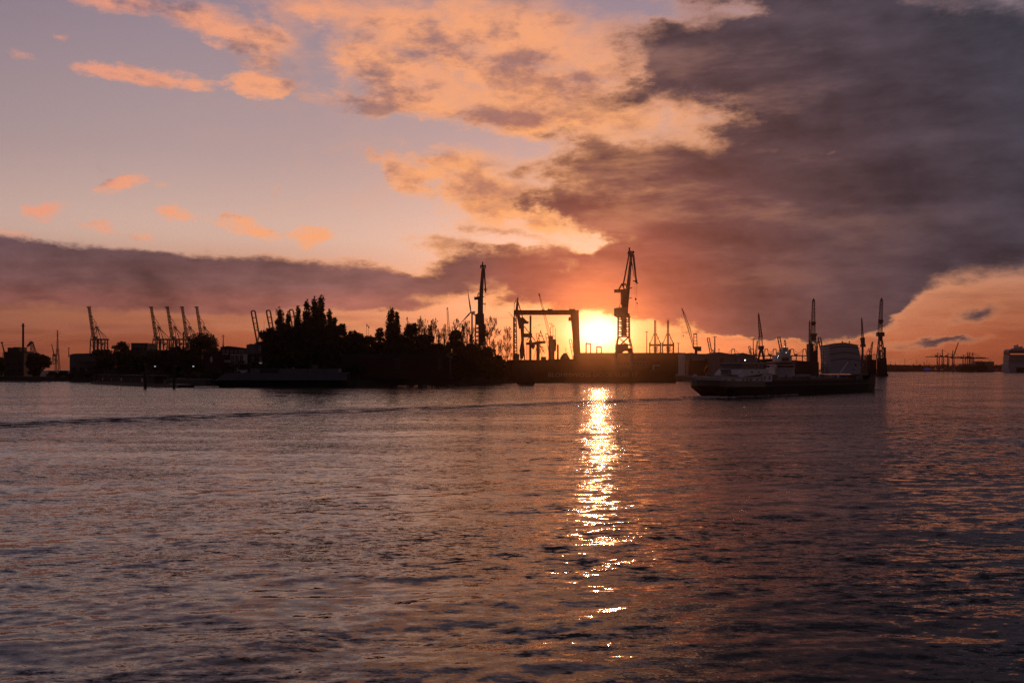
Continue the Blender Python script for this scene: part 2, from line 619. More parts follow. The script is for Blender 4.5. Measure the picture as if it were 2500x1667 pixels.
HULL_GR = mat('blue_grey_hull_paint', (0.17, 0.175, 0.19), 0.55)
GLASSM = mat('dark_window_glass', (0.02, 0.022, 0.026), 0.12, spec=0.6, var=0.05)
TIMBER = mat('wet_dark_timber', (0.05, 0.042, 0.034), 0.8)

# ================================================================== water
def build_water():
    rng = np.random.default_rng(7)
    # radii follow the perspective of an eye 8 m up, so every ring is about as fine as it looks
    dep = np.concatenate([np.array([2000.0, 1500, 1200, 1000]), np.linspace(850, 60, 460), np.geomspace(59, 1.2, 120)])
    rad = CAMH * F / dep
    rad = np.concatenate([[1.5, 4.0, 7.0], rad, [12000.0]])
    az = np.concatenate([np.radians(np.linspace(-180, -40, 40)), np.radians(np.linspace(-39, 39, 900)), np.radians(np.linspace(40, 180, 40))[:-1]])
    nr, na = len(rad), len(az)
    RR, AA = np.meshgrid(rad, az, indexing='ij')
    X = RR * np.sin(AA)
    Y = RR * np.cos(AA)
    Z = np.zeros_like(X)
    cell = np.gradient(rad)[:, None] * np.ones_like(X)
    # wind chop and old ship wash: crests run across the river, a little oblique
    for i in range(64):
        lam = 0.8 * (10.0 / 0.8) ** (i / 63.0) * rng.uniform(0.9, 1.1)
        th = math.radians(90 + 16 + rng.normal(0, 30))
        k = 2 * np.pi / lam
        slope = 0.0102 * (lam / 3.0) ** (-0.3)
        amp = slope / k
        ph = rng.uniform(0, 6.28)
        fade = np.clip((lam / np.maximum(cell, 0.01) - 2.2) / 2.5, 0, 1)
        arg = k * (X * math.cos(th) + Y * math.sin(th)) + ph
        # slow grouping of the waves
        gk = k / 9.0
        gth = th + rng.normal(0, 0.6)
        grp = 0.65 + 0.5 * np.sin(gk * (X * math.cos(gth) + Y * math.sin(gth)) + rng.uniform(0, 6.28))
        s = np.sin(arg)
        Z += fade * amp * grp * (s + 0.18 * np.cos(2 * arg))
    Z[:3] *= 0.0
    Z[-1] = 0.0
    verts = np.stack([X, Y, Z], -1).reshape(-1, 3)
    idx = np.arange(nr * na).reshape(nr, na)
    a = idx[:-1, :]
    b = idx[1:, :]
    a2 = np.roll(a, -1, 1)
    b2 = np.roll(b, -1, 1)
    quads = np.stack([a, a2, b2, b], -1).reshape(-1, 4)
    me = bpy.data.meshes.new('water')
    me.vertices.add(len(verts))
    me.vertices.foreach_set('co', verts.ravel().astype(np.float32))
    me.loops.add(quads.size)
    me.polygons.add(len(quads))
    me.loops.foreach_set('vertex_index', quads.ravel().astype(np.int32))
    me.polygons.foreach_set('loop_start', np.arange(0, quads.size, 4, dtype=np.int32))
    me.polygons.foreach_set('loop_total', np.full(len(quads), 4, dtype=np.int32))
    me.polygons.foreach_set('use_smooth', np.ones(len(quads), dtype=bool))
    me.update(calc_edges=True)
    me.validate()
    o = bpy.data.objects.new('water', me)
    C.objects.link(o)
    tag(o, kind='structure')
    # normals must face up
    if me.polygons[len(quads) // 2].normal.z < 0:
        me.flip_normals()
    m = bpy.data.materials.new('river_water')
    m.use_nodes = True
    t = m.node_tree
    b = t.nodes['Principled BSDF']
    N = NT(t)
    geo = t.nodes.new('ShaderNodeNewGeometry')
    pos = geo.outputs['Position']
    ps = N.vm('MULTIPLY', pos, (0.5, 1.0, 0.0))
    half = (0.5, 0.5, 0.5)
    n1 = N.vm('SUBTRACT', N.noise(ps, 1.5, 3, 0.6)[1], half)
    n2 = N.vm('SUBTRACT', N.noise(ps, 4.2, 3, 0.6)[1], half)
    n3 = N.vm('SUBTRACT', N.noise(N.vm('MULTIPLY', pos, (0.7, 1.0, 0.0)), 13.0, 2, 0.55)[1], half)
    patch = N.smooth(N.noise(N.vm('MULTIPLY', pos, (0.35, 1.0, 0.0)), 0.035, 3, 0.6)[0], 0.36, 0.64, 0.5, 1.4)
    s = N.vm('SCALE', n1, 0.42)
    s = N.vm('ADD', s, N.vm('SCALE', n2, 0.34))
    s = N.vm('ADD', s, N.vm('SCALE', n3, 0.15))
    patch2 = N.smooth(N.noise(N.vm('MULTIPLY', pos, (0.3, 1.0, 0.0)), 0.16, 2, 0.5)[0], 0.36, 0.64, 0.55, 1.35)
    s = N.vm('SCALE', s, N.mul(patch, patch2))
    # steep little faces on the near side of the ripples
    syy = N.vm('DOT_PRODUCT', s, (0, -1, 0), out=1)
    s = N.vm('ADD', s, N.comb(0.0, N.smooth(syy, 0.04, 0.11, 0.0, -0.19), 0.0))
    # wake line trailing from the passing tanker across the river
    ax, ay = P(1690, 972, 270).xy
    bx, by = P(0, 1036, 8 * F / 135).xy
    L = math.hypot(bx - ax, by - ay)
    ux, uy = (bx - ax) / L, (by - ay) / L
    sx, sy, sz = N.sep(pos)
    wob = N.noise(pos, 0.05, 3, 0.6)
    dist = N.add(N.add(N.mul(N.sub(sx, ax), -uy), N.mul(N.sub(sy, ay), ux)), N.mul(N.sub(wob[0], 0.5), 12.0))
    along = N.add(N.mul(N.sub(sx, ax), ux), N.mul(N.sub(sy, ay), uy))
    win = N.mul(N.m('EXPONENT', N.mul(N.mul(dist, dist), -1 / 80.0)), N.smooth(along, -2.0, 12.0))
    ridge = N.mul(N.mad(N.m('SINE', N.mul(dist, 2 * PI / 7.0)), 0.10, 0.26), N.mul(win, N.smooth(N.noise(N.vm('MULTIPLY', pos, (0.2, 0.6, 0.0)), 0.9, 3, 0.65)[0], 0.38, 0.6, 0.05, 1.25)))
    wavy = N.mul(N.vm('DOT_PRODUCT', n1, (0, 1, 0), out=1), 1.0)
    ridge = N.add(ridge, N.mul(win, wavy))
    dn = N.sub(dist, 16.0)
    win2 = N.mul(N.m('EXPONENT', N.mul(N.mul(dn, dn), -1 / 130.0)), N.smooth(along, 0.0, 30.0))
    ridge = N.add(ridge, N.mul(win2, N.mul(N.vm('DOT_PRODUCT', n1, (0, -1, 0), out=1), 0.9)))
    s = N.vm('ADD', s, N.vm('SCALE', (-uy, ux, 0.0), ridge))
    s = N.vm('MULTIPLY', s, (1.35, 1, 0))
    # at grazing angles ripples that lean away are hidden behind the ones that lean towards the eye
    ix, iy, iz = N.sep(geo.outputs['Incoming'])
    hl = N.m('SQRT', N.m('MAXIMUM', N.add(N.mul(ix, ix), N.mul(iy, iy)), 1e-6))
    vh = N.comb(N.m('DIVIDE', ix, hl), N.m('DIVIDE', iy, hl), 0.0)
    tg = N.m('MAXIMUM', N.m('DIVIDE', iz, hl), 0.0)
    sv = N.vm('DOT_PRODUCT', s, vh, out=1)
    sv2 = N.sub(N.mul(N.m('ABSOLUTE', N.add(sv, tg)), N.smooth(tg, 0.14, 0.015, 1.0, 2.1)), tg)
    s = N.vm('ADD', s, N.vm('SCALE', vh, N.sub(sv2, sv)))
    nrm = N.vm('NORMALIZE', N.vm('ADD', geo.outputs['Normal'], s))
    t.links.new(nrm, b.inputs['Normal'])
    b.inputs['Base Color'].default_value = (0.014, 0.011, 0.009, 1)
    b.inputs['Roughness'].default_value = 0.045
    b.inputs['IOR'].default_value = 1.333
    me.materials.append(m)
    return o


water = build_water()

# ================================================================== land
def ground_sheet(name, front, back_y, z_top, m, skirt=-1.5):
    """land behind a shoreline: front = [(px, Y)...] from left to right, a quay face in front"""
    me = bpy.data.meshes.new(name)
    fr = [(PX(px, Y), Y) for px, Y in front]
    n = len(fr)
    vs = [(x, y, skirt) for x, y in fr] + [(x, y + 2.5, z_top) for x, y in fr] + [(x * back_y / y, back_y, z_top) for x, y in fr]
    fs = [(i, i + 1, n + i + 1, n + i) for i in range(n - 1)] + [(n + i, n + i + 1, 2 * n + i + 1, 2 * n + i) for i in range(n - 1)]
    me.from_pydata(vs, [], fs)
    me.materials.append(m)
    o = bpy.data.objects.new(name, me)
    C.objects.link(o)
    tag(o, kind='structure')
    return o


EARTH = mat('dark_river_bank', (0.055, 0.05, 0.042), 0.9, scale=0.1)
YARD = mat('shipyard_asphalt', (0.06, 0.06, 0.06), 0.85, scale=0.1)
FARLAND = mat('far_river_bank', (0.05, 0.055, 0.04), 0.9, scale=0.02)
ground_sheet('river_bank', [(-900, 760), (-200, 715), (0, 690), (225, 640), (330, 545), (500, 474), (700, 466), (870, 466), (1050, 515), (1240, 594), (1240.5, 640)], 4200, 3.0, EARTH)
ground_sheet('shipyard_ground', [(1241, 640), (1420, 640), (1640, 640), (1725, 715), (1900, 880), (1901, 1200)], 4200, 3.2, YARD)
ground_sheet('far_shore', [(1880, 3600), (2160, 3300), (2330, 3250), (2500, 3250), (2900, 3400), (3600, 3800)], 9000, 4.0, FARLAND)

# ================================================================== trees
LEAF = mat('dark_green_leaves', (0.045, 0.055, 0.022), 0.7, var=0.5, scale=0.25)
LEAF2 = mat('olive_leaves', (0.06, 0.055, 0.025), 0.7, var=0.5, scale=0.25)
BARK = mat('tree_bark', (0.06, 0.048, 0.038), 0.9)
rnd = random.Random(11)


def leaf_mesh(name, cells, n, size, seed, m):
    """leaf-sized faces spread through ellipsoid cells [(x, y, z, rx, ry, rz)...], denser near the skin"""
    g = np.random.default_rng(seed)
    cells = np.array(cells, dtype=float)
    vol = cells[:, 3] * cells[:, 4] * cells[:, 5]
    pr = vol ** 0.8
    pick = g.choice(len(cells), size=n, p=pr / pr.sum())
    d = g.normal(size=(n, 3))
    d /= np.linalg.norm(d, axis=1)[:, None]
    r = g.random(n) ** 0.36
    r = np.where(g.random(n) < 0.07, r * g.uniform(1.0, 1.15, n), r)
    c = cells[pick, :3] + d * r[:, None] * cells[pick, 3:]
    u = g.normal(size=(n, 3))
    u /= np.linalg.norm(u, axis=1)[:, None]
    w = np.cross(u, g.normal(size=(n, 3)))
    w /= np.linalg.norm(w, axis=1)[:, None]
    s = size * g.uniform(0.55, 1.25, n)[:, None]
    v = np.stack([c - u * s * 0.7, c + w * s * 0.42, c + u * s * 0.7, c - w * s * 0.42], 1).reshape(-1, 3)
    me = bpy.data.meshes.new(name)
    me.vertices.add(4 * n)
    me.vertices.foreach_set('co', v.ravel().astype(np.float32))
    me.loops.add(4 * n)
    me.polygons.add(n)
    me.loops.foreach_set('vertex_index', np.arange(4 * n, dtype=np.int32))
    me.polygons.foreach_set('loop_start', np.arange(0, 4 * n, 4, dtype=np.int32))
    me.polygons.foreach_set('loop_total', np.full(n, 4, dtype=np.int32))
    me.update(calc_edges=True)
    me.materials.append(m)
    return me


def link_mesh(name, me, parent=None, loc=(0, 0, 0)):
    o = bpy.data.objects.new(name, me)
    C.objects.link(o)
    o.location = loc
    o.parent = parent
    return o


def trunk_mb(h, r, seed, limbs=7, spread=0.3, z0=0.25):
    g = random.Random(seed)
    mb = MB()
    p = Vector((0, 0, 0))
    pts = [p]
    for i in range(5):
        p = p + Vector((g.uniform(-.03, .03) * h, g.uniform(-.03, .03) * h, h / 5))
        pts.append(p)
    for i in range(5):
        mb.tube(pts[i], pts[i + 1], r * (1 - i / 5.4), r * (1 - (i + 1) / 5.4), 7)
    for i in range(limbs):
        f = z0 + (0.9 - z0) * i / limbs
        k = min(int(f * 5), 4)
        a = pts[k].lerp(pts[k + 1], f * 5 - k)
        t = g.uniform(0, 6.28)
        L = h * spread * g.uniform(0.6, 1.1)
        b = a + Vector((math.cos(t) * L, math.sin(t) * L, L * g.uniform(0.5, 1.1)))
        mb.tube(a, b, r * 0.4 * (1 - f * 0.6), r * 0.1, 5)
    return mb


def leafy_tree(name, px, top, hw, Y, kind, label, group, seed, zb=3.0, n=2600, size=0.62, low=0.12, m=None):
    g = random.Random(seed)
    H = PZ(top, Y) - zb
    Rr = hw * Y / F * (1.75 if kind == 'poplar' else 1.25)
    root = thing(name, (PX(px, Y), Y, zb), label, 'tree', group)
    cells = []
    if kind == 'poplar':
        k = 26
        for i in range(k):
            f = (i + 0.5) / k
            z = H * (0.08 + 0.86 * f)
            prof = (min(1, f * 3 + 0.5)) * (1 - f ** 2.4) ** 0.62
            for j in range(3):
                t = g.uniform(0, 6.28)
                rr = Rr * prof * g.uniform(0.8, 1.05)
                cells.append((math.cos(t) * rr * 0.5, math.sin(t) * rr * 0.5, z + g.uniform(-.03, .03) * H, rr * 0.7, rr * 0.7, H * g.uniform(0.045, 0.08)))
        for i in range(4):
            cells.append((g.uniform(-.2, .2) * Rr, g.uniform(-.2, .2) * Rr, H * g.uniform(0.86, 0.94), Rr * 0.34, Rr * 0.34, H * 0.05))
    else:
        k = 26 if kind == 'round' else 18
        for i in range(k):
            t = g.uniform(0, 6.28)
            f = g.uniform(low, 0.9)
            prof = math.sin(PI * min(1, max(0.12, (f - low) / (1.02 - low)))) ** 0.55
            rr = Rr * prof * g.uniform(0.25, 0.85)
            q = Rr * g.uniform(0.26, 0.44)
            z = min(H * f, H - q * 0.85)
            cells.append((math.cos(t) * rr, math.sin(t) * rr, z, q, q, q * g.uniform(0.65, 0.95)))
        cells.append((g.uniform(-.15, .15) * Rr, 0, H - Rr * 0.32, Rr * 0.42, Rr * 0.42, Rr * 0.32))
        cells.append((0, 0, H * (low + 1) / 2, Rr * 0.7, Rr * 0.7, H * (1 - low) * 0.42))
    trunk_mb(H * 0.86, max(0.25, H * 0.016), seed, 7, 0.16 if kind == 'poplar' else 0.26).build_local('trunk', BARK, root)
    link_mesh('crown', leaf_mesh('crown', cells, n, size, seed, m or LEAF), root)
    return root


def bare_tree(name, px, top, hw, Y, label, group, seed, zb=3.0, depth=6, n0=3, leaves=0):
    """leafless tree: limbs forking down to twigs"""
    g = random.Random(seed)
    H = PZ(top, Y) - zb
    Rr = hw * Y / F
    root = thing(name, (PX(px, Y), Y, zb), label, 'tree', group)
    limb, twig = MB(), MB()
    tips = []

    def grow(p, d, L, r, k):
        q = p + d * L
        b = limb if k >= 3 else twig
        b.tube(p, q, max(r, 0.0042), max(r * 0.7, 0.003), 4 if k >= 3 else 3)
        if k == 0:
            tips.append(q)
            return
        for i in range(g.choice((2, 2, 3))):
            t = g.uniform(0, 6.28)
            a = g.uniform(0.2, 0.6)
            side = Matrix.Rotation(t, 3, d) @ d.orthogonal().normalized()
            nd = (d * math.cos(a) + side * math.sin(a) + Vector((0, 0, 0.16))).normalized()
            grow(q, nd, L * g.uniform(0.62, 0.9), r * 0.66, k - 1)
    # a leader with limbs leaving it all the way up
    p = Vector((0, 0, 0))
    nseg = 9
    for k in range(nseg):
        f = k / nseg
        q = p + Vector((g.uniform(-.02, .02), g.uniform(-.02, .02), 0.09))
        limb.tube(p, q, 0.022 * (1 - f * 0.85), 0.022 * (1 - (f + 0.11) * 0.85), 6)
        p = q
        if k >= 1:
            for i in range(3):
                t = g.uniform(0, 6.28)
                up = 0.55 + 0.9 * f
                d = Vector((math.cos(t), math.sin(t), up)).normalized()
                grow(p, d, (0.155 - 0.09 * f) * g.uniform(0.75, 1.2), 0.010 * (1 - 0.6 * f), depth - 2 - (1 if f > 0.7 else 0))
    xs = np.array(limb.v + twig.v)
    sx = 3.0 * Rr / max(1e-3, xs[:, 0].max() - xs[:, 0].min())
    sz = H / xs[:, 2].max()
    cx = (xs[:, 0].max() + xs[:, 0].min()) / 2
    for b in (limb, twig):
        b.v = [((x - cx) * sx, y * sx, z * sz) for x, y, z in b.v]
    limb.build_local('trunk', BARK, root)
    tw = twig.build_local('crown', BARK, root)
    if leaves:
        cells = [((p.x - cx) * sx, p.y * sx, p.z * sz, 0.7, 0.7, 0.7) for p in tips[::2]]
        link_mesh('leaves', leaf_mesh('leaves', cells, leaves, 0.4, seed, LEAF2), root)
    return root


def _build_local(self, name, m, parent, smooth=False):
    o = self.build(name, m, None, smooth)
    o.parent = parent
    return o


MB.build_local = _build_local

G_POP = 'columnar poplars on the wooded bank'
G_WOOD = 'broad trees of the wooded bank'
G_BARE = 'leafless trees by the shipyard'
i = 0
for px, top, hw, y, lab in [
    (683, 746, 11.5, 488, 'tall dark poplar first from the left, standing apart before the shore cranes'),
    (703, 757, 7, 484, 'slim short poplar between the lone poplar and its darker neighbour'),
    (727, 743, 9, 486, 'narrow straight poplar just left of the tall poplar clump'),
    (749, 728, 11, 482, 'poplar forming the left shoulder of the tall poplar clump'),
    (768, 721, 10.5, 488, 'poplar in the middle of the tall poplar clump'),
    (783, 717, 12.5, 484, 'tallest poplar at the peak of the poplar clump'),
    (804, 749, 9, 480, 'lower slim poplar on the right flank of the poplar clump'),
    (815, 768, 9, 486, 'short poplar stepping down right of the poplar clump'),
    (956, 745, 13, 500, 'lone pointed poplar rising over the round tree mid bank'),
    (969, 755, 8, 504, 'small poplar leaning against the lone pointed poplar'),
]:
    leafy_tree('poplar_tree', px, top, hw, y, 'poplar', lab, G_POP, 100 + i, n=7500 if hw > 9 else 5000, size=0.8)
    i += 1
for px, top, hw, y, lab in [
    (660, 800, 24, 478, 'bushy tree at the foot of the first poplar beside the pale house'),
    (700, 792, 26, 476, 'dense broad tree filling the gap below the slim poplars'),
    (735, 790, 28, 479, 'dense broad tree in front of the narrow straight poplar'),
    (772, 786, 30, 477, 'dense broad tree below the peak of the poplar clump'),
    (815, 794, 24, 480, 'dense broad tree below the short poplar right of the clump'),
    (836, 790, 17, 492, 'small round tree top poking out right of the poplar clump'),
    (862, 806, 28, 486, 'flat topped broad tree left of the flagpoles'),
    (896, 818, 26, 480, 'low dark tree under the two flagpoles'),
    (927, 800, 19, 490, 'open crowned tree left of the lone pointed poplar'),
    (957, 796, 24, 482, 'dense tree at the foot of the lone pointed poplar'),
    (1003, 788, 32, 484, 'big dome shaped dark tree right of the lone poplar'),
    (1040, 815, 22, 494, 'low rounded tree on the right slope of the dome shaped tree'),
    (1078, 838, 26, 510, 'low shrubby tree under the leafless trees'),
    (1117, 804, 23, 520, 'dark leafy tree left of the wind turbine'),
    (1150, 838, 22, 525, 'low dark tree below the wind turbine'),
    (1188, 846, 20, 540, 'low dark tree at the foot of the dockside crane by the wood'),
    (1216, 866, 14, 560, 'small bush at the right end of the wood'),
    (1060, 838, 24, 512, 'low tree under the wide leafless tree'),
    (880, 812, 24, 494, 'broad tree right behind the two flagpoles'),
    (1168, 842, 20, 534, 'low tree hugging the base of the dockside crane by the wood'),
    (495, 811, 43, 600, 'wide spreading tree in front of the four raised container cranes'),
    (430, 846, 34, 596, 'low round tree left of the wide spreading tree'),
    (385, 852, 30, 590, 'low bush below the first of the four container cranes'),
    (298, 834, 26, 640, 'ragged tree right of the lone raised container crane'),
    (255, 851, 26, 620, 'low tree at the end of the long grey shed'),
    (335, 858, 30, 600, 'low dark bush below the flat roofed block'),
    (90, 861, 24, 690, 'round bush right of the chimney building'),
    (525, 850, 26, 580, 'shrubby tree left of the brick house'),
    (-10, 872, 26, 700, 'low bush left of the chimney building at the picture edge'),
]:
    y += 14 if px > 830 else (8 if px > 640 else 0)
    leafy_tree('broad_tree', px, top, hw, y, 'round', lab, G_WOOD, 200 + i, n=6500 if hw > 20 else 3600, size=1.0, low=0.04, m=LEAF if i % 3 else LEAF2)
    i += 1
for px, top, hw, y, lab, sd in [
    (1002, 772, 17, 515, 'leafless tree showing fine twigs above the dome shaped tree', 3),
    (1020, 770, 15, 520, 'taller leafless tree just right of the dome shaped tree top', 5),
    (1039, 778, 10, 522, 'narrow leafless tree between two wider leafless trees', 8),
    (1060, 775, 21, 524, 'wide leafless tree with a clear trunk left of the small lattice crane', 12),
    (1084, 790, 12, 528, 'small leafless tree right beside the small lattice crane', 14),
    (1113, 776, 16, 545, 'leafless tree behind the dark leafy tree by the wind turbine', 17),
    (1147, 778, 16, 548, 'leafless tree in front of the wind turbine tower', 21),
    (1200, 768, 21, 560, 'large fanned leafless tree just right of the dockside crane by the wood', 26),
    (1236, 795, 13, 575, 'slender leafless tree standing alone left of the gantry crane', 31),
]:
    bare_tree('leafless_tree', px, top, hw, y, lab, G_BARE, sd, depth=7 if hw > 14 else 6, leaves=0)
# undergrowth along the bank, one mass
cells = []
g = random.Random(5)
for px in range(560, 1245, 5):
    Yb = np.interp(px, [500, 870, 1050, 1240], [478, 472, 520, 598]) + g.uniform(0, 10)
    cells.append((PX(px, Yb), Yb, 3.0 + g.uniform(0.5, 7.5), 2.2, 2.2, g.uniform(1.2, 2.8)))
for px in range(120, 560, 6):
    Yb = np.interp(px, [120, 330, 560], [662, 560, 482]) + g.uniform(0, 14)
    cells.append((PX(px, Yb), Yb, 3.0 + g.uniform(0.3, 3.0), 2.2, 2.2, g.uniform(1.0, 2.2)))
ug = link_mesh('undergrowth', leaf_mesh('undergrowth', cells, 30000, 0.85, 9, LEAF))
tag(ug, 'dark shrubs and undergrowth along the river bank below the trees', 'undergrowth', kind='stuff')

# ================================================================== left bank: buildings, cranes, masts
def windows(root, xs, zs, y, w, h, m=None, depth=0.25, frame=None, name='window'):
    """separate window boxes let into a facade that faces the river"""
    for x in xs:
        for z in zs:
            mb = MB().box(x - w / 2, x + w / 2, y - 0.06, y + depth, z - h / 2, z + h / 2)
            o = mb.build(name, m or GLASSM, root)
            if frame:
                fb = MB()
                fb.box(x - w / 2 - 0.15, x + w / 2 + 0.15, y - 0.12, y - 0.01, z + h / 2, z + h / 2 + 0.18)
                fb.box(x - w / 2 - 0.15, x + w / 2 + 0.15, y - 0.12, y - 0.01, z - h / 2 - 0.18, z - h / 2)
                fb.box(x - w / 2 - 0.15, x - w / 2, y - 0.12, y - 0.01, z - h / 2, z + h / 2)
                fb.box(x + w / 2, x + w / 2 + 0.15, y - 0.12, y - 0.01, z - h / 2, z + h / 2)
                fb.box(x - 0.06, x + 0.06, y - 0.10, y - 0.065, z - h / 2, z + h / 2)
                f = fb.build('frame', frame, o)


def block(name, x0, x1, y0, y1, top, Y, label, wall, roof=None, depth=16, zb=3.0, cat='building', group=None, parapet=0.5):
    """plain block building between two pixel columns; y's are pixel rows of the facade"""
    X0, X1 = PX(x0, Y), PX(x1, Y)
    zt = PZ(top, Y)
    root = thing(name, ((X0 + X1) / 2, Y + depth / 2, zb), label, cat, group)
    MB().box(X0, X1, Y, Y + depth, zb, zt).build('wall', wall, root)
    MB().box(X0 - 0.25, X1 + 0.25, Y - 0.25, Y + depth + 0.25, zt, zt + parapet).build('roof', roof or ROOFM, root)
    return root, X0, X1, zt


# chimney plant
Y = 720
r, X0, X1, zt = block('chimney_plant', 10, 58, 0, 0, 860, Y, 'dark boiler house with a tall chimney at the left picture edge', DARKSTEEL, DARKSTEEL, 15)
MB().box(PX(15, Y), PX(28, Y), Y + 2, Y + 14, zt + 0.5, PZ(848, Y)).build('roof_tank', DARKSTEEL, r)
MB().box(PX(29, Y), PX(43, Y), Y + 2, Y + 14, zt + 0.5, PZ(847, Y)).build('roof_tank', DARKSTEEL, r)
MB().box(PX(50, Y), PX(61, Y), Y + 3, Y + 10, PZ(861, Y), PZ(857, Y)).build('canopy', DARKSTEEL, r)
ch = MB().tube((PX(46.5, Y), Y + 6, zt), (PX(46.5, Y), Y + 6, PZ(790, Y)), 0.75, 0.68, 14).build('chimney', STEEL_RED, r)
MB().lathe((PX(46.5, Y), Y + 6, PZ(795.5, Y)), [(0.7, 0), (1.6, 0.0), (1.6, 0.35), (0.7, 0.35)], 14).build('platform', DARKSTEEL, ch)
MB().tube((PX(46.5, Y), Y + 6, PZ(790, Y)), (PX(46.5, Y), Y + 6, PZ(788.6, Y)), 0.85, 0.85, 14).build('rim', DARKSTEEL, ch)
windows(r, [PX(20, Y), PX(34, Y), PX(48, Y)], [7, 12], Y, 2.2, 1.8)

# long grey shed and its lean-to
Y = 660
r, X0, X1, zt = block('storage_shed', 170, 240, 0, 0, 868, Y, 'long low grey shed left of the lone raised container crane', GREYP, ROOFM, 24)
MB().prism([(X0 - 0.5, zt + 0.5), (X1 + 0.5, zt + 0.5), (X1 - 1.0, PZ(862, Y)), (PX(180, Y), PZ(863, Y))], Y + 0.5, Y + 23).build('roof', ROOFM, r)
windows(r, [PX(p, Y) for p in (180, 200, 220)], [7.5], Y, 3.5, 3.5, DARKSTEEL, name='door')
MB().box(PX(188, Y), PX(232, Y), Y - 3, Y - 0.05, PZ(883, Y), PZ(881.5, Y)).build('canopy', GREYP, r)

# flat block between the tree and the four cranes
Y = 650
r, X0, X1, zt = block('flat_roofed_block', 320, 360, 0, 0, 839, Y, 'plain flat roofed concrete block standing left of the four container cranes', CONC, DARKSTEEL, 18)
windows(r, [PX(p, Y) for p in (327, 336, 345, 354)], [PZ(852, Y)], Y, 1.3, 1.5)
r, X0, X1, zt = block('low_warehouse', 368, 470, 0, 0, 856, Y, 'low dark warehouse under the four raised container cranes', BRICK, DARKSTEEL, 20)
windows(r, [PX(p, Y) for p in range(376, 468, 9)], [PZ(863, Y)], Y, 1.2, 1.4)

# brick house, glass front, pale house
Y = 560
X0, X1 = PX(538, Y), PX(597, Y)
r = thing('brick_house', ((X0 + X1) / 2, Y + 8, 3), 'red brick house with a sloping roof and a white oval sign', 'house')
MB().prism([(X0, 3), (X1, 3), (X1, PZ(851, Y)), (PX(557, Y), PZ(846, Y)), (X0, PZ(848, Y))], Y, Y + 14).build('wall', BRICK, r)
MB().prism([(X0 - .4, PZ(848, Y) + .02), (PX(557, Y), PZ(846, Y) + .02), (X1 + .5, PZ(851, Y) + .02), (X1 + .5, PZ(850, Y)), (PX(557, Y), PZ(844.6, Y)), (X0 - .4, PZ(847, Y))], Y - .5, Y + 14.5).build('roof', DARKSTEEL, r)
windows(r, [PX(p, Y) for p in (546, 556, 566, 576, 586, 593)], [PZ(858, Y)], Y, 1.0, 1.2, frame=WHITEP)
windows(r, [PX(p, Y) for p in (545, 553)], [PZ(864.6, Y)], Y, 1.6, 0.5, WHITEP, name='awning')
X0, X1 = PX(508, Y), PX(548, Y)
r2 = thing('brick_annex', ((X0 + X1) / 2, Y - 2, 3), 'low dark red annex with a pale oval sign beside the brick house', 'house')
MB().box(X0, X1, Y - 8, Y - 0.2, 3, PZ(866, Y)).build('wall', BRICK, r2)
MB().box(X0 - .3, X1 + .3, Y - 8.3, Y - 0.3, PZ(866, Y), PZ(865, Y)).build('roof', DARKSTEEL, r2)
ov = MB()
pts = [(PX(526.7, Y) + 0.72 * math.cos(t * PI / 8), PZ(878, Y) + 1.7 * math.sin(t * PI / 8)) for t in range(16)]
ov.prism(pts, Y - 8.25, Y - 8.02).build('sign', WHITEP, r2)
MB().box(PX(548.5, Y), PX(565, Y), Y - 0.5, Y - 0.1, PZ(885, Y), PZ(878, Y)).build('sign', WHITEP, r)
# glazed front
X0, X1 = PX(574, Y), PX(605, Y)
r3 = thing('glazed_pavilion', ((X0 + X1) / 2, Y - 4, 3), 'white framed glass pavilion between the brick house and the pale house', 'building')
MB().box(X0, X1, Y - 9, Y - 0.6, 3, PZ(866, Y)).build('wall', WHITEP, r3)
MB().box(X0 - .3, X1 + .3, Y - 9.3, Y - 0.5, PZ(866, Y), PZ(865, Y)).build('roof', WHITEP, r3)
for k in range(3):
    for q in range(4):
        xx = X0 + (k + 0.5) * (X1 - X0) / 3
        zz = PZ(888, Y) + (q + 0.5) * (PZ(868, Y) - PZ(888, Y)) / 4
        for e in (-0.5, 0.5):
            MB().box(xx + e * 1.05 - 0.45, xx + e * 1.05 + 0.45, Y - 9.05, Y - 8.8, zz - 0.48, zz + 0.48).build('pane', GLASSM, r3)
# pale house
X0, X1 = PX(602, Y), PX(662, Y)
r4 = thing('pale_house', ((X0 + X1) / 2, Y + 6, 3), 'pale upper storey house with roof aerials left of the first poplar', 'house')
MB().box(X0, PX(628, Y), Y - 0.3, Y + 12, PZ(864, Y), PZ(841, Y)).build('wall', GREYP, r4)
MB().box(PX(628, Y), X1, Y, Y + 12, PZ(864, Y), PZ(838, Y)).build('wall', CONC, r4)
MB().box(PX(604, Y), X1, Y + 0.2, Y + 12, 3, PZ(864, Y)).build('wall', BRICK, r4)
MB().box(PX(608, Y), PX(640, Y), Y - 0.5, Y + 12.2, PZ(841, Y), PZ(839.5, Y)).build('roof', ROOFM, r4)
MB().prism([(PX(622, Y), PZ(839.5, Y)), (X1 + .4, PZ(838, Y)), (X1 + .4, PZ(832, Y)), (PX(630, Y), PZ(834, Y))], Y - .4, Y + 12.4).build('roof', DARKSTEEL, r4)
windows(r4, [PX(p, Y) for p in (634, 641, 648, 655)], [PZ(848, Y), PZ(856, Y)], Y, 1.0, 1.3, frame=WHITEP)
windows(r4, [PX(p, Y) for p in (617, 636)], [PZ(876, Y)], Y + 0.2, 0.8, 2.0, frame=WHITEP)
for p, t in ((609, 832), (618.5, 832), (641.5, 784)):
    MB().tube((PX(p, Y), Y + 3, PZ(840, Y)), (PX(p, Y), Y + 3, PZ(t, Y)), 0.1, 0.06, 5).build('aerial', CABLE, r4)
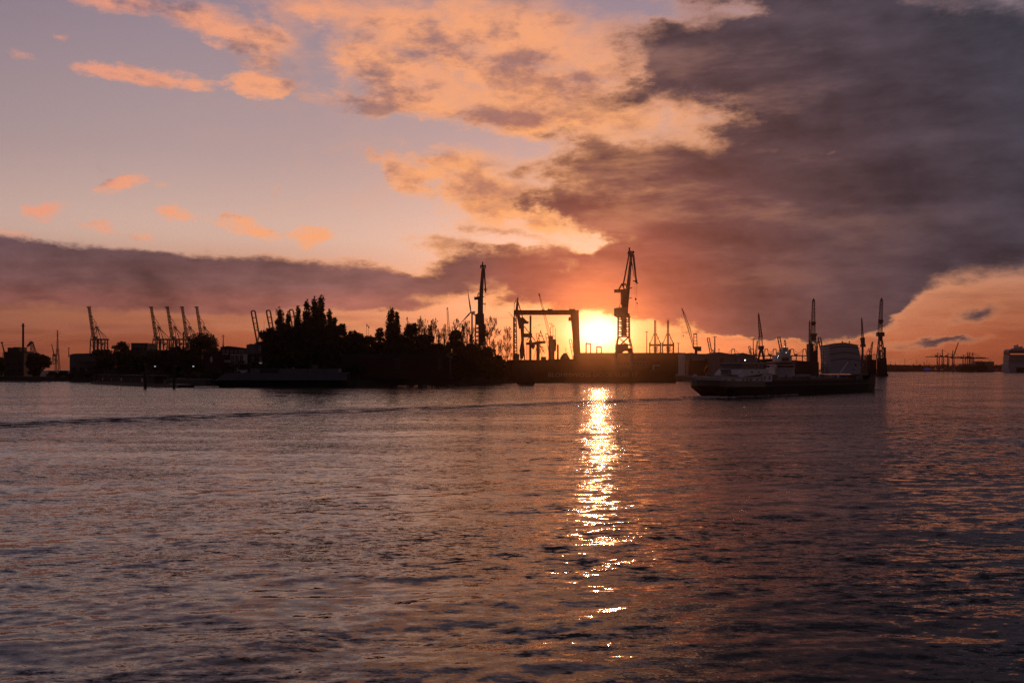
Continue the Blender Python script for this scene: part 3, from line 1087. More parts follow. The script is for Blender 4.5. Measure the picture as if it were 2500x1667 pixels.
LITSIGN = emat('lit_white_sign', (0.85, 0.85, 0.8), 0.12)
MB().box(PX(626.5, Y), PX(640, Y), Y - 0.4, Y - 0.05, PZ(888, Y), PZ(884.5, Y)).build('lit_sign', LITSIGN, r4)

# riverside warehouse behind the undergrowth
Y = 481
X0, X1 = PX(832, Y), PX(1098, Y)
r = thing('riverside_warehouse', ((X0 + X1) / 2, Y + 5, 3), 'long dark brick warehouse half hidden at the foot of the wood', 'building')
MB().box(X0, X1, Y, Y + 9, 3, PZ(874, Y)).build('wall', BRICK, r)
MB().prism([(X0 - .4, PZ(874, Y)), (X1 + .4, PZ(874, Y)), (X1 - 2, PZ(864, Y)), (X0 + 2, PZ(864, Y))], Y - .4, Y + 9.4).build('roof', DARKSTEEL, r)
windows(r, [PX(p, Y) for p in (964.5, 969, 973.5, 1071, 1076)], [PZ(880.5, Y), PZ(895, Y)], Y, 0.75, 1.5, frame=GREYP)
# second long building behind the wood on the shipyard side
Y = 600
X0, X1 = PX(1095, Y), PX(1250, Y)
r = thing('workshop', ((X0 + X1) / 2, Y + 12, 3), 'low dark workshop between the wood and the gantry crane', 'building')
MB().box(X0, X1, Y, Y + 18, 3, PZ(884, Y)).build('wall', BRICK, r)
MB().box(X0 - .4, X1 + .4, Y - .4, Y + 18.4, PZ(884, Y), PZ(881.5, Y)).build('roof', DARKSTEEL, r)
windows(r, [PX(p, Y) for p in range(1150, 1248, 14)], [PZ(893, Y)], Y, 2.0, 1.6)

# flagpoles over the wood
for px, top, lab in ((895, 789, 'taller of the two flagpoles over the wooded bank, flag hanging'), (899.5, 793, 'shorter flagpole beside the taller one over the wooded bank')):
    Y = 512
    r = thing('flagpole', (PX(px, Y), Y, 3), lab, 'flagpole', 'flagpoles over the wooded bank')
    MB().tube((PX(px, Y), Y, 3), (PX(px, Y), Y, PZ(top, Y)), 0.12, 0.07, 6).build('pole', WHITEP, r)
    fb = MB()
    fb.prism([(PX(px, Y) + .05, PZ(top + 1, Y)), (PX(px + 2.6, Y), PZ(top + 5, Y)), (PX(px + 2.0, Y), PZ(top + 9, Y)), (PX(px + .9, Y), PZ(top + 8, Y)), (PX(px, Y) + .05, PZ(top + 8, Y))], Y - .03, Y + .03)
    fb.build('flag', STEEL_RED, r)

# ------------------------------------------------------------------ ship-to-shore container cranes
def sts_truss(ox, Y, label, group, legs_to=853):
    """crane with a raised lattice boom leaning to the left; ox = pixel offset from the first of the four"""
    q = lambda x, y, dy=0.0: P(x + ox, y, Y) + Vector((0, dy, 0))
    root = thing('container_crane', (PX(394 + ox, Y), Y, 3), label, 'crane', group)
    b = MB()
    hinge, head = q(380.5, 825), q(369.5, 751)
    b.lattice(hinge, head, 3.4, 2.6, 18, 0.55, 5, 5, 0.42)
    b.bar(q(364.8, 750), q(373, 749.6), 1.7, 1.7, 5, 5)
    for x, y in ((373.8, 772), (377, 787), (379, 801.5)):
        b.cbox(q(x, y), (4.6, 6, 1.3))
    bm_ = b.build('boom', STEEL_RED, root)
    s = MB()
    pts = [q(373.8, 771), q(386.5, 788), q(388, 798)]
    for e in (-2, 2):
        for a, c in zip(pts, pts[1:]):
            s.bar(a + Vector((0, e, 0)), c + Vector((0, e, 0)), 0.42)
        s.bar(q(388, 799, e), q(413, 825, e), 0.42)
        s.bar(q(388, 799, e), q(378, 787, e), 0.3)
    s.build('stay', CABLE, root)
    f = MB()
    for e in (-7, 7):
        f.bar(q(388, 797.5, e * 0.3), q(377, 826, e), 0.8)
        f.bar(q(388, 797.5, e * 0.3), q(394, 826, e), 0.8)
        f.bar(q(388, 797.5, e * 0.3), q(402.5, 826, e), 0.6)
    f.cbox(q(388, 798.5), (4.4, 7, 1.6))
    f.build('apex_frame', STEEL, root)
    g_ = MB()
    for e in (-3, 3):
        g_.bar(q(375, 828.5, e), q(416, 828.5, e), 2.6, 2.6, 1.6, 1.6)
    for x in (376, 386, 395, 404, 414):
        g_.bar(q(x, 828.5, -3), q(x, 828.5, 3), 1.0)
    gd = g_.build('girder', STEEL, root)
    MB().box(PX(381 + ox, Y), PX(388 + ox, Y), Y - 3.5, Y + 3.5, PZ(827, Y), PZ(821, Y)).build('machinery_house', STEEL_GREY, root)
    MB().box(PX(399.5 + ox, Y), PX(404 + ox, Y), Y - 1.5, Y + 1.5, PZ(843, Y), PZ(838, Y)).build('cab', STEEL_GREY, root)
    for x, w in ((376.2, 1.5), (386.5, 2.3), (395.5, 2.0), (411.5, 1.8)):
        lg = MB()
        for e in (-8, 8):
            lg.bar(q(x, 829, e * 0.6), q(x, legs_to, e), w)
        lg.build('leg', STEEL, root)
    br = MB()
    for e in (-7, 7):
        br.bar(q(377, 838, e), q(385.5, 851, e), 0.6)
        br.bar(q(396, 831, e), q(411, 852, e), 0.6)
        br.bar(q(386.5, 838, e), q(411, 838, e), 1.0)
    br.build('brace', STEEL, root)
    return root


def sts_loop(ox, oy, Y, sc, label, group, name='container_crane', base=860, low=True):
    """crane with a raised twin-chord boom closed by a loop at its head; sc scales the pixel shape"""
    q = lambda x, y, dy=0.0: P(613 + ox + (x - 613) * sc, 759 + oy + (y - 759) * sc, Y) + Vector((0, dy, 0))
    u = Y / F * sc
    root = thing(name, (q(632, 830).x, Y, 3), label, 'crane', group)
    b = MB()
    w = 1.9 * u
    for e in (-2.0, 2.0):
        b.bar(q(613.5, 762, e), q(627.5, 835, e), w, w, 1.2, 1.2)
        b.bar(q(622.8, 761, e), q(632, 813, e), w, w, 1.2, 1.2)
        b.bar(q(613.3, 762, e), q(615.2, 758.6, e), w, w, 1.2, 1.2)
        b.bar(q(615, 758.9, e), q(621.2, 758.3, e), w * 1.3, w * 1.3, 1.2, 1.2)
        b.bar(q(621, 758.5, e), q(623, 761.5, e), w, w, 1.2, 1.2)
        for x0, x1, y0, y1 in ((616, 625, 776, 775), (622, 630.5, 807, 806), (619, 628, 790, 789)):
            b.bar(q(x0, y0, e), q(x1, y1, e), w * 0.8)
    b.build('boom', STEEL_RED, root)
    f = MB()
    for e in (-3, 3):
        f.bar(q(631, 812, e), q(640, 812, e), 2.2 * u)
        f.bar(q(638.5, 812, e), q(646, 836, e), 1.6 * u)
        f.bar(q(634, 812, e), q(628, 836, e), 1.6 * u)
        f.bar(q(636, 813, e), q(640, 836, e), 1.2 * u)
        f.bar(q(640, 813, e), q(654, 829, e), 0.5 * u)
        f.bar(q(630, 810, e), q(624, 793, e), 0.5 * u)
    f.build('apex_frame', STEEL, root)
    if low:
        g_ = MB()
        for e in (-3, 3):
            g_.bar(q(625, 837, e), q(672, 837, e), 3.2 * u, 3.2 * u, 1.5, 1.5)
        g_.build('girder', STEEL, root)
        for x in (628, 646):
            lg = MB()
            for e in (-7, 7):
                lg.bar(q(x, 836, e * .6), Vector((q(x, 836).x, Y + e, 3.0)), 2.0 * u)
            lg.build('leg', STEEL, root)
    return root


GT = 'container cranes with raised lattice booms'
sts_truss(-152, 1700, 'lone container crane with raised lattice boom beside the grey shed', GT, legs_to=868)
sts_truss(0, 1700, 'first from the left of the four raised lattice container cranes', GT)
sts_truss(39.5, 1702, 'second from the left of the four raised lattice container cranes', GT)
sts_truss(75.5, 1704, 'third from the left of the four raised lattice container cranes', GT)
sts_truss(111, 1706, 'fourth of the raised lattice container cranes, behind the wide spreading tree', GT)
GL = 'container cranes with loop ended booms behind the poplars'
sts_loop(0, 0, 1600, 1.0, 'loop headed container crane standing clear above the pale house', GL)
sts_loop(37, -1, 1600, 1.0, 'loop headed container crane whose boom stands left of the first poplar', GL)
sts_loop(93, -2.5, 1602, 1.0, 'loop headed container crane seen between two slim poplars', GL)
MB().tube((PX(448, 1650), 1650, 3), (PX(448, 1650), 1650, PZ(810, 1650)), 1.6, 1.3, 10).thing('smokestack', STEEL_GREY, 'short stack standing between the second and third raised lattice cranes', 'chimney')


# ------------------------------------------------------------------ pylons and their wires
def pylon(px, top, base, Y, w, label):
    root = thing('power_pylon', (PX(px, Y), Y, 3), label, 'pylon', 'power pylons on the skyline')
    zt, zm, zb = PZ(top, Y), PZ(base, Y), 3.0
    k = Y / F
    MB().lattice((PX(px, Y), Y, zm), (PX(px, Y), Y, zt), w * k, 0.9, 12, 0.5, tb=0.35).build('mast', STEEL, root)
    lo = MB()
    lo.lattice((PX(px, Y), Y, zb), (PX(px, Y), Y, zm), w * k * 3.0, w * k, 5, 0.9, tb=0.6)
    lo.build('tower_base', STEEL, root)
    for f, L in ((0.97, 3.2), (0.86, 5.5), (0.74, 4.5)):
        z = zm + (zt - zm) * f
        MB().bar((PX(px, Y) - L, Y, z), (PX(px, Y) + L, Y, z), 0.6, 0.6, 0.6, 0.6).build('cross_arm', STEEL, root)
    return root


pylon(140.5, 806, 850, 2400, 3.2, 'tall latticed power pylon rising left of the grey shed')
pylon(545, 817, 838, 2700, 2.0, 'small power pylon just right of the wide spreading tree')


def wire(name, pts, r, label, cat='cable'):
    mb = MB()
    for a, b in zip(pts, pts[1:]):
        mb.tube(a, b, r, r, 4)
    return mb.thing(name, CABLE, label, cat, 'power lines')


for dz, k in ((0, 'upper'), (6, 'lower')):
    pts = [P(140.5 - 150 * t, 813 + dz + 24 * t - 14 * t * (1 - t) * -1.6, 2400 - 300 * t) for t in [i / 12 for i in range(13)]]
    wire('power_line', pts, 0.22, f'{k} power line hanging from the tall pylon to the left picture edge')
    pts = [P(140.5 + 120 * t, 814 + dz + 16 * t + 12 * t * (1 - t), 2400 + 300 * t) for t in [i / 10 for i in range(11)]]
    wire('power_line', pts, 0.2, f'{k} power line hanging from the tall pylon towards the lone container crane')


def light_mast(px, top, base, Y, label, heads=2, wd=3.4, r=0.35):
    root = thing('light_mast', (PX(px, Y), Y, 3), label, 'light mast', 'floodlight masts along the harbour')
    x, zt = PX(px, Y), PZ(top, Y)
    k = Y / F
    MB().tube((x, Y, PZ(base, Y)), (x, Y, zt), r * 1.3, r * 0.8, 7).build('pole', STEEL, root)
    h = MB()
    h.bar((x - wd * k, Y, zt), (x + wd * k, Y, zt), 0.35)
    for e in (-1, -0.4, 0.4, 1):
        h.cbox((x + e * wd * k, Y, zt + 0.3 * k), (1.1 * k, 0.8, 1.5 * k))
    h.build('lamp_head', STEEL_GREY, root)
    return root


light_mast(168, 850, 872, 900, 'floodlight mast left of the long grey shed', wd=1.8)

# ------------------------------------------------------------------ small cranes on the left horizon
Y = 1500
r = thing('floating_crane', (PX(80, Y), Y, 0.5), 'lattice shear leg floating crane with a bent head right of the chimney', 'crane')
MB().lattice(P(86, 882, Y), P(77, 835, Y), 8, 3.2, 8, 0.6).build('jib', STEEL, r)
MB().bar(P(78, 834, Y), P(66.5, 846, Y), 3.6, 2.2).build('jib_head', STEEL, r)
MB().bar(P(79, 834, Y), P(92, 868, Y), 0.9).build('stay', STEEL, r)
MB().cbox(P(87, 882, Y), (16, 10, 8)).build('base', STEEL_GREY, r)
r = thing('jib_crane', (PX(9, 1400), 1400, 3), 'slanting crane boom peeping out behind the chimney building', 'crane')
MB().bar(P(11, 862, 1400), P(4.5, 836, 1400), 1.6, 1.0).build('boom', STEEL_RED, r)
MB().cbox(P(4.5, 836.5, 1400), (2.4, 1.5, 2.2)).build('boom_head', STEEL_RED, r)
MB().lattice(P(12, 888, 1400), P(11, 860, 1400), 4, 3, 4, 0.5).build('tower', STEEL, r)
r = thing('jib_crane', (PX(132, 2300), 2300, 3), 'faint harbour crane just left of the tall pylon', 'crane')
MB().bar(P(133, 870, 2300), P(126, 840, 2300), 2.0, 1.2).build('boom', STEEL, r)
MB().lattice(P(132, 890, 2300), P(133, 866, 2300), 8, 5, 4, 0.8).build('tower', STEEL, r)
MB().cbox(P(133, 866, 2300), (7, 5, 4)).build('cab', STEEL, r)

# lattice crane and wind turbine behind the wood
Y = 700
r = thing('lattice_crane', (PX(1095, Y), Y, 3), 'thin upright lattice crane boom rising from the leafless trees', 'crane')
MB().lattice(P(1097, 836, Y), P(1092.3, 753, Y), 2.0, 0.8, 16, 0.16, tb=0.11).build('boom', STEEL, r)
MB().cbox(P(1092.2, 752.4, Y), (0.9, 0.8, 0.8)).build('boom_head', STEEL, r)
MB().cbox(P(1098, 842, Y), (5, 4, 4)).build('cab', STEEL, r)
MB().box(PX(1094, Y), PX(1102, Y), Y - 3, Y + 3, 3, PZ(848, Y)).build('base', STEEL, r)
Y = 1500
r = thing('wind_turbine', (PX(1152, Y), Y, 3), 'three bladed wind turbine left of the dockside crane by the wood', 'wind turbine')
hub = P(1149.8, 762, Y)
MB().tube((PX(1152.2, Y), Y + 3, 3), (PX(1152.2, Y), Y + 3, PZ(764, Y)), 1.9, 1.25, 14).build('tower', WHITEP, r)
MB().prism([(PX(1149, Y), PZ(764.3, Y)), (PX(1160, Y), PZ(764, Y)), (PX(1160, Y), PZ(760, Y)), (PX(1157, Y), PZ(759.5, Y)), (PX(1149, Y), PZ(761.5, Y))], Y, Y + 4).build('nacelle', WHITEP, r)
MB().lathe(hub + Vector((0, -1, -1.2)), [(0.2, 0), (1.3, 0.6), (1.5, 1.3), (1.2, 2.2), (0.2, 2.6)], 10).build('hub', WHITEP, r)
for x, y in ((1141.4, 705.7), (1121.9, 792.4), (1186, 786)):
    tip = P(x, y, Y) + Vector((0, -1, 0))
    h0 = hub + Vector((0, -1, 0))
    mid = h0.lerp(tip, 0.22)
    mb = MB().bar(h0, mid, 1.4, 2.5, 1.2, 0.7)
    mb.bar(mid, tip, 2.5, 0.35, 0.7, 0.15)
    mb.build('blade', WHITEP, r)

# ================================================================== shipyard in the middle
# dock wall with its lettering
Y = 600
X0, XM, X1 = PX(1240, Y), PX(1414, Y), PX(1673, Y)
dock = thing('dock_wall', ((X0 + X1) / 2, Y + 6, -1.0), 'long dark dock wall with faded white lettering at the waterline', 'dock')
ZW = PZ(906.5, Y)
MB().box(X0, PX(1650, Y), Y, Y + 9, -1.5, ZW).build('wall', STEEL_RED, dock)
MB().box(X0 - .3, PX(1650, Y) + .3, Y - 0.4, Y + 9.3, ZW, ZW + 0.35).build('coping', DARKSTEEL, dock)
MB().box(X0 - .3, PX(1650, Y) + .2, Y - 0.6, Y - 0.02, -1.4, PZ(929, Y)).build('fender', TIMBER, dock)
for k in range(26):
    px = 1243 + k * 15.9
    MB().box(PX(px, Y) - 0.25, PX(px, Y) + 0.25, Y - 0.42, Y - 0.03, PZ(929, Y), PZ(922, Y)).build('pilaster', STEEL_RED, dock)
# side deck of the dock, left half
Y2 = 690
deck = thing('dock_side_deck', (PX(1327, Y2), Y2 + 6, 3.2), 'raised dark dock side deck under the gantry crane', 'dock')
MB().box(PX(1238, Y2), PX(1413.5, Y2), Y2, Y2 + 10, 3.2, PZ(879.5, Y2)).build('wall', STEEL_RED, deck)
MB().box(PX(1237.5, Y2), PX(1413.8, Y2), Y2 - .3, Y2 + 10.3, PZ(879.5, Y2), PZ(878.2, Y2)).build('coping', DARKSTEEL, deck)
for k in range(11):
    px = 1246 + k * 15.6
    MB().box(PX(px, Y2) - 0.3, PX(px, Y2) + 0.3, Y2 - 0.3, Y2 - 0.01, PZ(905, Y2), PZ(881, Y2)).build('pilaster', STEEL_RED, deck)
# upper dock wall, right half: set back as a hall so sunlight clears it
Y3 = 1100
hall = thing('dock_upper_wall', (PX(1543, Y3), Y3 + 20, 3.2), 'long dark upper dock wall set back below the sun and the tall crane', 'building')
MB().box(PX(1414, Y3), PX(1673, Y3), Y3, Y3 + 40, 3.2, PZ(862.5, Y3)).build('wall', STEEL_RED, hall)
MB().box(PX(1413.5, Y3), PX(1673.5, Y3), Y3 - .6, Y3 + 40.6, PZ(862.5, Y3), PZ(861, Y3)).build('roof', DARKSTEEL, hall)
for k in range(16):
    px = 1424 + k * 16
    MB().box(PX(px, Y3) - 0.4, PX(px, Y3) + 0.4, Y3 - 0.45, Y3 - 0.01, 3.2, PZ(864, Y3)).build('pilaster', STEEL_RED, hall)
for k in range(12):
    px = 1427 + k * 20
    MB().box(PX(px, Y3), PX(px + 9, Y3), Y3 - 0.2, Y3 - 0.02, PZ(874, Y3), PZ(867, Y3)).build('panel', STEEL_RED, hall)
blk = MB().box(PX(1500, Y3), PX(1585, Y3), Y3 - 3, Y3 - 0.5, PZ(899, Y3), PZ(881, Y3)).build('crew_block', CONC, hall)
for p in range(1506, 1583, 8):
    MB().box(PX(p, Y3), PX(p + 4, Y3), Y3 - 3.1, Y3 - 2.8, PZ(890, Y3), PZ(885, Y3)).build('window', GLASSM, blk)
pt = MB().box(PX(1593, Y3), PX(1611, Y3), Y3 - 2.0, Y3 - 0.5, PZ(893.5, Y3), PZ(890.5, Y3))
pt.box(PX(1593, Y3), PX(1597, Y3), Y3 - 2.0, Y3 - 0.5, PZ(903, Y3), PZ(893.5, Y3))
pt.build('white_portal', WHITEP, hall)
# railing along the side deck
Y = 690
rl = MB()
for p in range(1300, 1412, 4):
    rl.bar((PX(p, Y), Y + .4, PZ(878, Y)), (PX(p, Y), Y + .4, PZ(873.5, Y)), 0.08)
rl.bar((PX(1300, Y), Y + .4, PZ(873.5, Y)), (PX(1411, Y), Y + .4, PZ(873.5, Y)), 0.08)
rl.build('railing', DARKSTEEL, deck)
Y = 600


def lettering(text, x, z, y, height, width, m, parent):
    """raised painted capitals facing the river"""
    cu = bpy.data.curves.new('lettering', 'FONT')
    cu.body = text
    cu.size = 1.0
    cu.extrude = 0.02
    cu.resolution_u = 3
    tmp = bpy.data.objects.new('lettering', cu)
    C.objects.link(tmp)
    bpy.context.view_layer.update()
    me = bpy.data.meshes.new_from_object(tmp)
    bpy.data.objects.remove(tmp)
    co = np.empty(len(me.vertices) * 3)
    me.vertices.foreach_get('co', co)
    co = co.reshape(-1, 3)
    co[:, :2] -= co[:, :2].min(0)
    sx, sz = width / co[:, 0].max(), height / co[:, 1].max()
    off = world_loc(parent)
    out = np.stack([x + co[:, 0] * sx - off.x, y + co[:, 2] - off.y, z + co[:, 1] * sz - off.z], 1)
    me.vertices.foreach_set('co', out.ravel())
    me.materials.clear()
    me.materials.append(m)
    me.update()
    o = bpy.data.objects.new('lettering', me)
    C.objects.link(o)
    o.parent = parent
    return o


LETTER = mat('faded_white_lettering', (0.42, 0.39, 0.36), 0.7)
lettering('BLOHM+VOSS DOCK ELBE 17', PX(1338.5, Y), PZ(920, Y), Y - 0.03, PZ(909.5, Y) - PZ(920, Y), PX(1557, Y) - PX(1338.5, Y), LETTER, dock)

# low breakwater right of the dock wall
MB().box(PX(1628, 640), PX(1730, 640), 634, 640.5, -1, PZ(927, 640)).thing('breakwater', CONC, 'low pale breakwater in the water right of the dock wall', 'breakwater')

# work pontoon and dolphin in front of the dock
Y = 520
r = thing('work_pontoon', (PX(1283, Y), Y, -0.5), 'dark work pontoon with a shed moored in front of the dock wall', 'pontoon')
MB().prism([(PX(1262.5, Y), -0.6), (PX(1304.5, Y), -0.6), (PX(1305.5, Y), 1.25), (PX(1261.5, Y), 1.25)], Y - 4, Y + 4).build('hull', HULL_DK, r)
MB().box(PX(1266, Y), PX(1302, Y), Y - 3, Y + 3, 1.25, PZ(905, Y)).build('shed', DARKSTEEL, r)
MB().prism([(PX(1264, Y), PZ(905, Y)), (PX(1307, Y), PZ(905, Y)), (PX(1303, Y), PZ(894, Y)), (PX(1288, Y), PZ(890, Y)), (PX(1272, Y), PZ(889, Y))], Y - 3.4, Y + 3.4).build('roof', DARKSTEEL, r)
MB().box(PX(1270, Y), PX(1276, Y), Y - 3.1, Y - 2.9, PZ(922, Y), PZ(911, Y)).build('door', DARKSTEEL, r)
for p in (1268, 1299):
    MB().tube((PX(p, Y), Y - 4.4, -1), (PX(p, Y), Y - 4.4, PZ(900, Y)), 0.3, 0.3, 8).build('pile', TIMBER, r)


# ------------------------------------------------------------------ level-luffing dockside cranes
def dock_crane_main():
    Y = 640
    q = lambda x, y, dy=0.0: P(x, y, Y) + Vector((0, dy, 0))
    k = Y / F
    root = thing('dockside_crane', (PX(1522, Y), Y, 3.2), 'tall level luffing dockside crane standing right of the setting sun', 'crane', 'level luffing dockside cranes')
    jib = MB()
    for e in (-1.3, 1.3):
        jib.bar(q(1530, 741, e * 1.6), q(1534.5, 690, e * 1.3), 1.9, 1.9, 1.0, 1.0)
        jib.bar(q(1534.5, 691, e * 1.3), q(1541.2, 620, e * 0.5), 1.9, 1.2, 0.9, 0.7)
    for f in range(1, 12):
        a = q(1530, 741).lerp(q(1541.2, 620), f / 12)
        jib.bar(a - Vector((0, 1.8, 0)), a + Vector((0, 1.8, 0)), 0.4)
    jib.bar(q(1531, 741), q(1540.5, 628), 1.6, 0.9, 0.5, 0.4)
    j = jib.build('jib', STEEL, root)
    hd = MB()
    hd.bar(q(1533, 615.5), q(1547, 614.5), 0.9, 0.9, 1.8, 1.8)
    hd.bar(q(1537.5, 622), q(1536.3, 605), 1.3, 0.8, 1.0, 0.8)
    hd.bar(q(1534.5, 605.5), q(1538.6, 605.5), 0.6)
    hd.cbox(q(1534.3, 618.5), (1.0, 2, 1.6))
    hd.cbox(q(1546.3, 616.5), (0.9, 2, 1.4))
    hd.bar(q(1536, 622), q(1546, 621), 2.6, 1.8, 1.6, 1.6)
    hd.build('jib_head', STEEL, root)
    fj = MB()
    for e in (-0.7, 0.7):
        fj.bar(q(1546, 622, e), q(1553.5, 688, e), 1.2, 0.75, 0.6, 0.5)
        fj.bar(q(1540.5, 632, e), q(1544, 650, e), 0.5)
    fj.bar(q(1541, 634), q(1548.5, 676), 0.35)
    fj.bar(q(1545, 686.5), q(1556.5, 685), 0.5, 0.5, 1.2, 1.2)
    fj.bar(q(1551.5, 686), q(1557, 693), 1.3, 0.8)
    fj.build('fly_jib', STEEL, root)
    tie = MB()
    for e in (-0.9, 0.9):
        tie.bar(q(1535.5, 622, e), q(1521, 699, e), 0.75)
    tie.build('tie_rod', STEEL, root)
    cw = MB()
    cw.bar(q(1499.8, 710.6), q(1522, 710.2), 1.9, 1.9, 3.4, 3.4)
    cw.bar(q(1511, 707), q(1519, 692), 0.9, 0.9, 2, 2)
    cw.bar(q(1519, 692), q(1525, 709), 0.7, 0.7, 2, 2)
    cw.bar(q(1521, 700), q(1527, 692), 0.7)
    cw.bar(q(1527, 692), q(1531, 706), 0.6)
    cw.build('counterweight_arm', STEEL, root)
    tw = MB()
    tw.prism([(PX(1515.5, Y), PZ(708, Y)), (PX(1533, Y), PZ(704, Y)), (PX(1534.5, Y), PZ(720, Y)), (PX(1533, Y), PZ(753, Y)), (PX(1519, Y), PZ(753, Y)), (PX(1516, Y), PZ(738, Y))], Y - 2, Y + 2)
    tw.build('upper_tower', STEEL, root)
    sm = MB()
    for x, y in ((1538.5, 703), (1537.5, 728)):
        sm.cbox(q(x, y), (2.4, 2, 0.35))
        sm.bar(q(x + 3, y), q(x + 3, y - 3.5), 0.1)
    sm.bar(q(1511, 714), q(1511, 733), 0.09)
    sm.bar(q(1509, 734), q(1515, 734), 0.2)
    sm.bar(q(1511, 752), q(1516, 737), 0.35)
    sm.build('platform', STEEL, root)
    hs = MB()
    hs.prism([(PX(1500, Y), PZ(752.5, Y)), (PX(1519, Y), PZ(751, Y)), (PX(1532, Y), PZ(750, Y)), (PX(1532, Y), PZ(774, Y)), (PX(1507, Y), PZ(774, Y)), (PX(1500, Y), PZ(771, Y))], Y - 3.2, Y + 3.2)
    h_ = hs.build('machinery_house', STEEL_GREY, root)
    MB().cbox(q(1534.2, 769, -1), (1.2, 2, 1.9)).build('cab', STEEL_GREY, root)
    MB().bar(q(1507, 774.4), q(1538.5, 773.6), 0.5, 0.5, 7, 7).build('slewing_deck', STEEL, root)
    t1 = MB()
    t1.lattice(q(1522.5, 822), q(1522.5, 774), 27.5 * k, 26.5 * k, 8, 0.5, 6.5, 6.5, 0.34)
    t1.box(PX(1517.5, Y), PX(1529.5, Y), Y - 1.4, Y + 1.4, PZ(820, Y), PZ(774, Y))
    t1.build('lattice_tower', STEEL, root)
    t2 = MB()
    for e in (-3.5, 3.5):
        t2.bar(q(1509.6, 821, e * .9), q(1503.8, 852, e), 0.65)
        t2.bar(q(1535.4, 821, e * .9), q(1542, 850, e), 0.65)
        t2.bar(q(1509.4, 822, e), q(1529, 842, e), 0.45)
        t2.bar(q(1535.6, 822, e), q(1514, 842, e), 0.45)
        t2.bar(q(1505.5, 842, e), q(1540, 842, e), 0.6)
        t2.bar(q(1509, 822, e), q(1536, 822, e), 0.6)
        t2.bar(q(1503.5, 832, e), q(1508, 832, e), 0.3)
        t2.bar(q(1536, 830, e), q(1542, 846, e), 0.3)
    t2.build('portal_frame', STEEL, root)
    bs = MB()
    bs.prism([(PX(1510, Y), PZ(840, Y)), (PX(1532, Y), PZ(839, Y)), (PX(1532.5, Y), PZ(850, Y)), (PX(1543, Y), PZ(850, Y)), (PX(1544, Y), PZ(861.5, Y)), (PX(1536, Y), PZ(861.5, Y)), (PX(1533, Y), PZ(857, Y)),
              (PX(1526, Y), PZ(857, Y)), (PX(1522, Y), PZ(858, Y)), (PX(1517, Y), PZ(861.5, Y)), (PX(1502.5, Y), PZ(861.5, Y)), (PX(1505, Y), PZ(848, Y))], Y - 3.5, Y + 3.5)
    for x in (1503, 1540):
        bs.box(PX(x, Y), PX(x + 4, Y), Y - 3.4, Y + 3.4, 3.2, PZ(861, Y))
    bs.build('portal_base', STEEL, root)
    ln = MB()
    for a, b in ((q(1549.8, 692), q(1550.3, 727)), (q(1553.5, 690), q(1553, 727)), (q(1555.2, 694), q(1555.5, 739)), (q(1552, 733), q(1552, 753.5)), (q(1555.6, 741), q(1555.6, 768))):
        ln.tube(a, b, 0.05, 0.05, 4)
    ln.build('hoist_rope', CABLE, root)
    MB().lathe(q(1552, 733.5), [(0.1, 0), (0.55, 0.5), (0.5, 1.2), (0.15, 1.7)], 8).build('hook_block', DARKSTEEL, root)
    MB().lathe(q(1555.5, 742.5), [(0.1, 0), (0.35, 0.4), (0.3, 1.0), (0.1, 1.2)], 8).build('hook_block', DARKSTEEL, root)
    for x in (1502, 1503.8):
        MB().tube((PX(x, Y), Y - 1, PZ(861, Y)), (PX(x, Y), Y - 1, PZ(823 if x < 1503 else 836, Y)), 0.1, 0.08, 5).build('aerial', STEEL, root)
    return root


dock_crane_main()


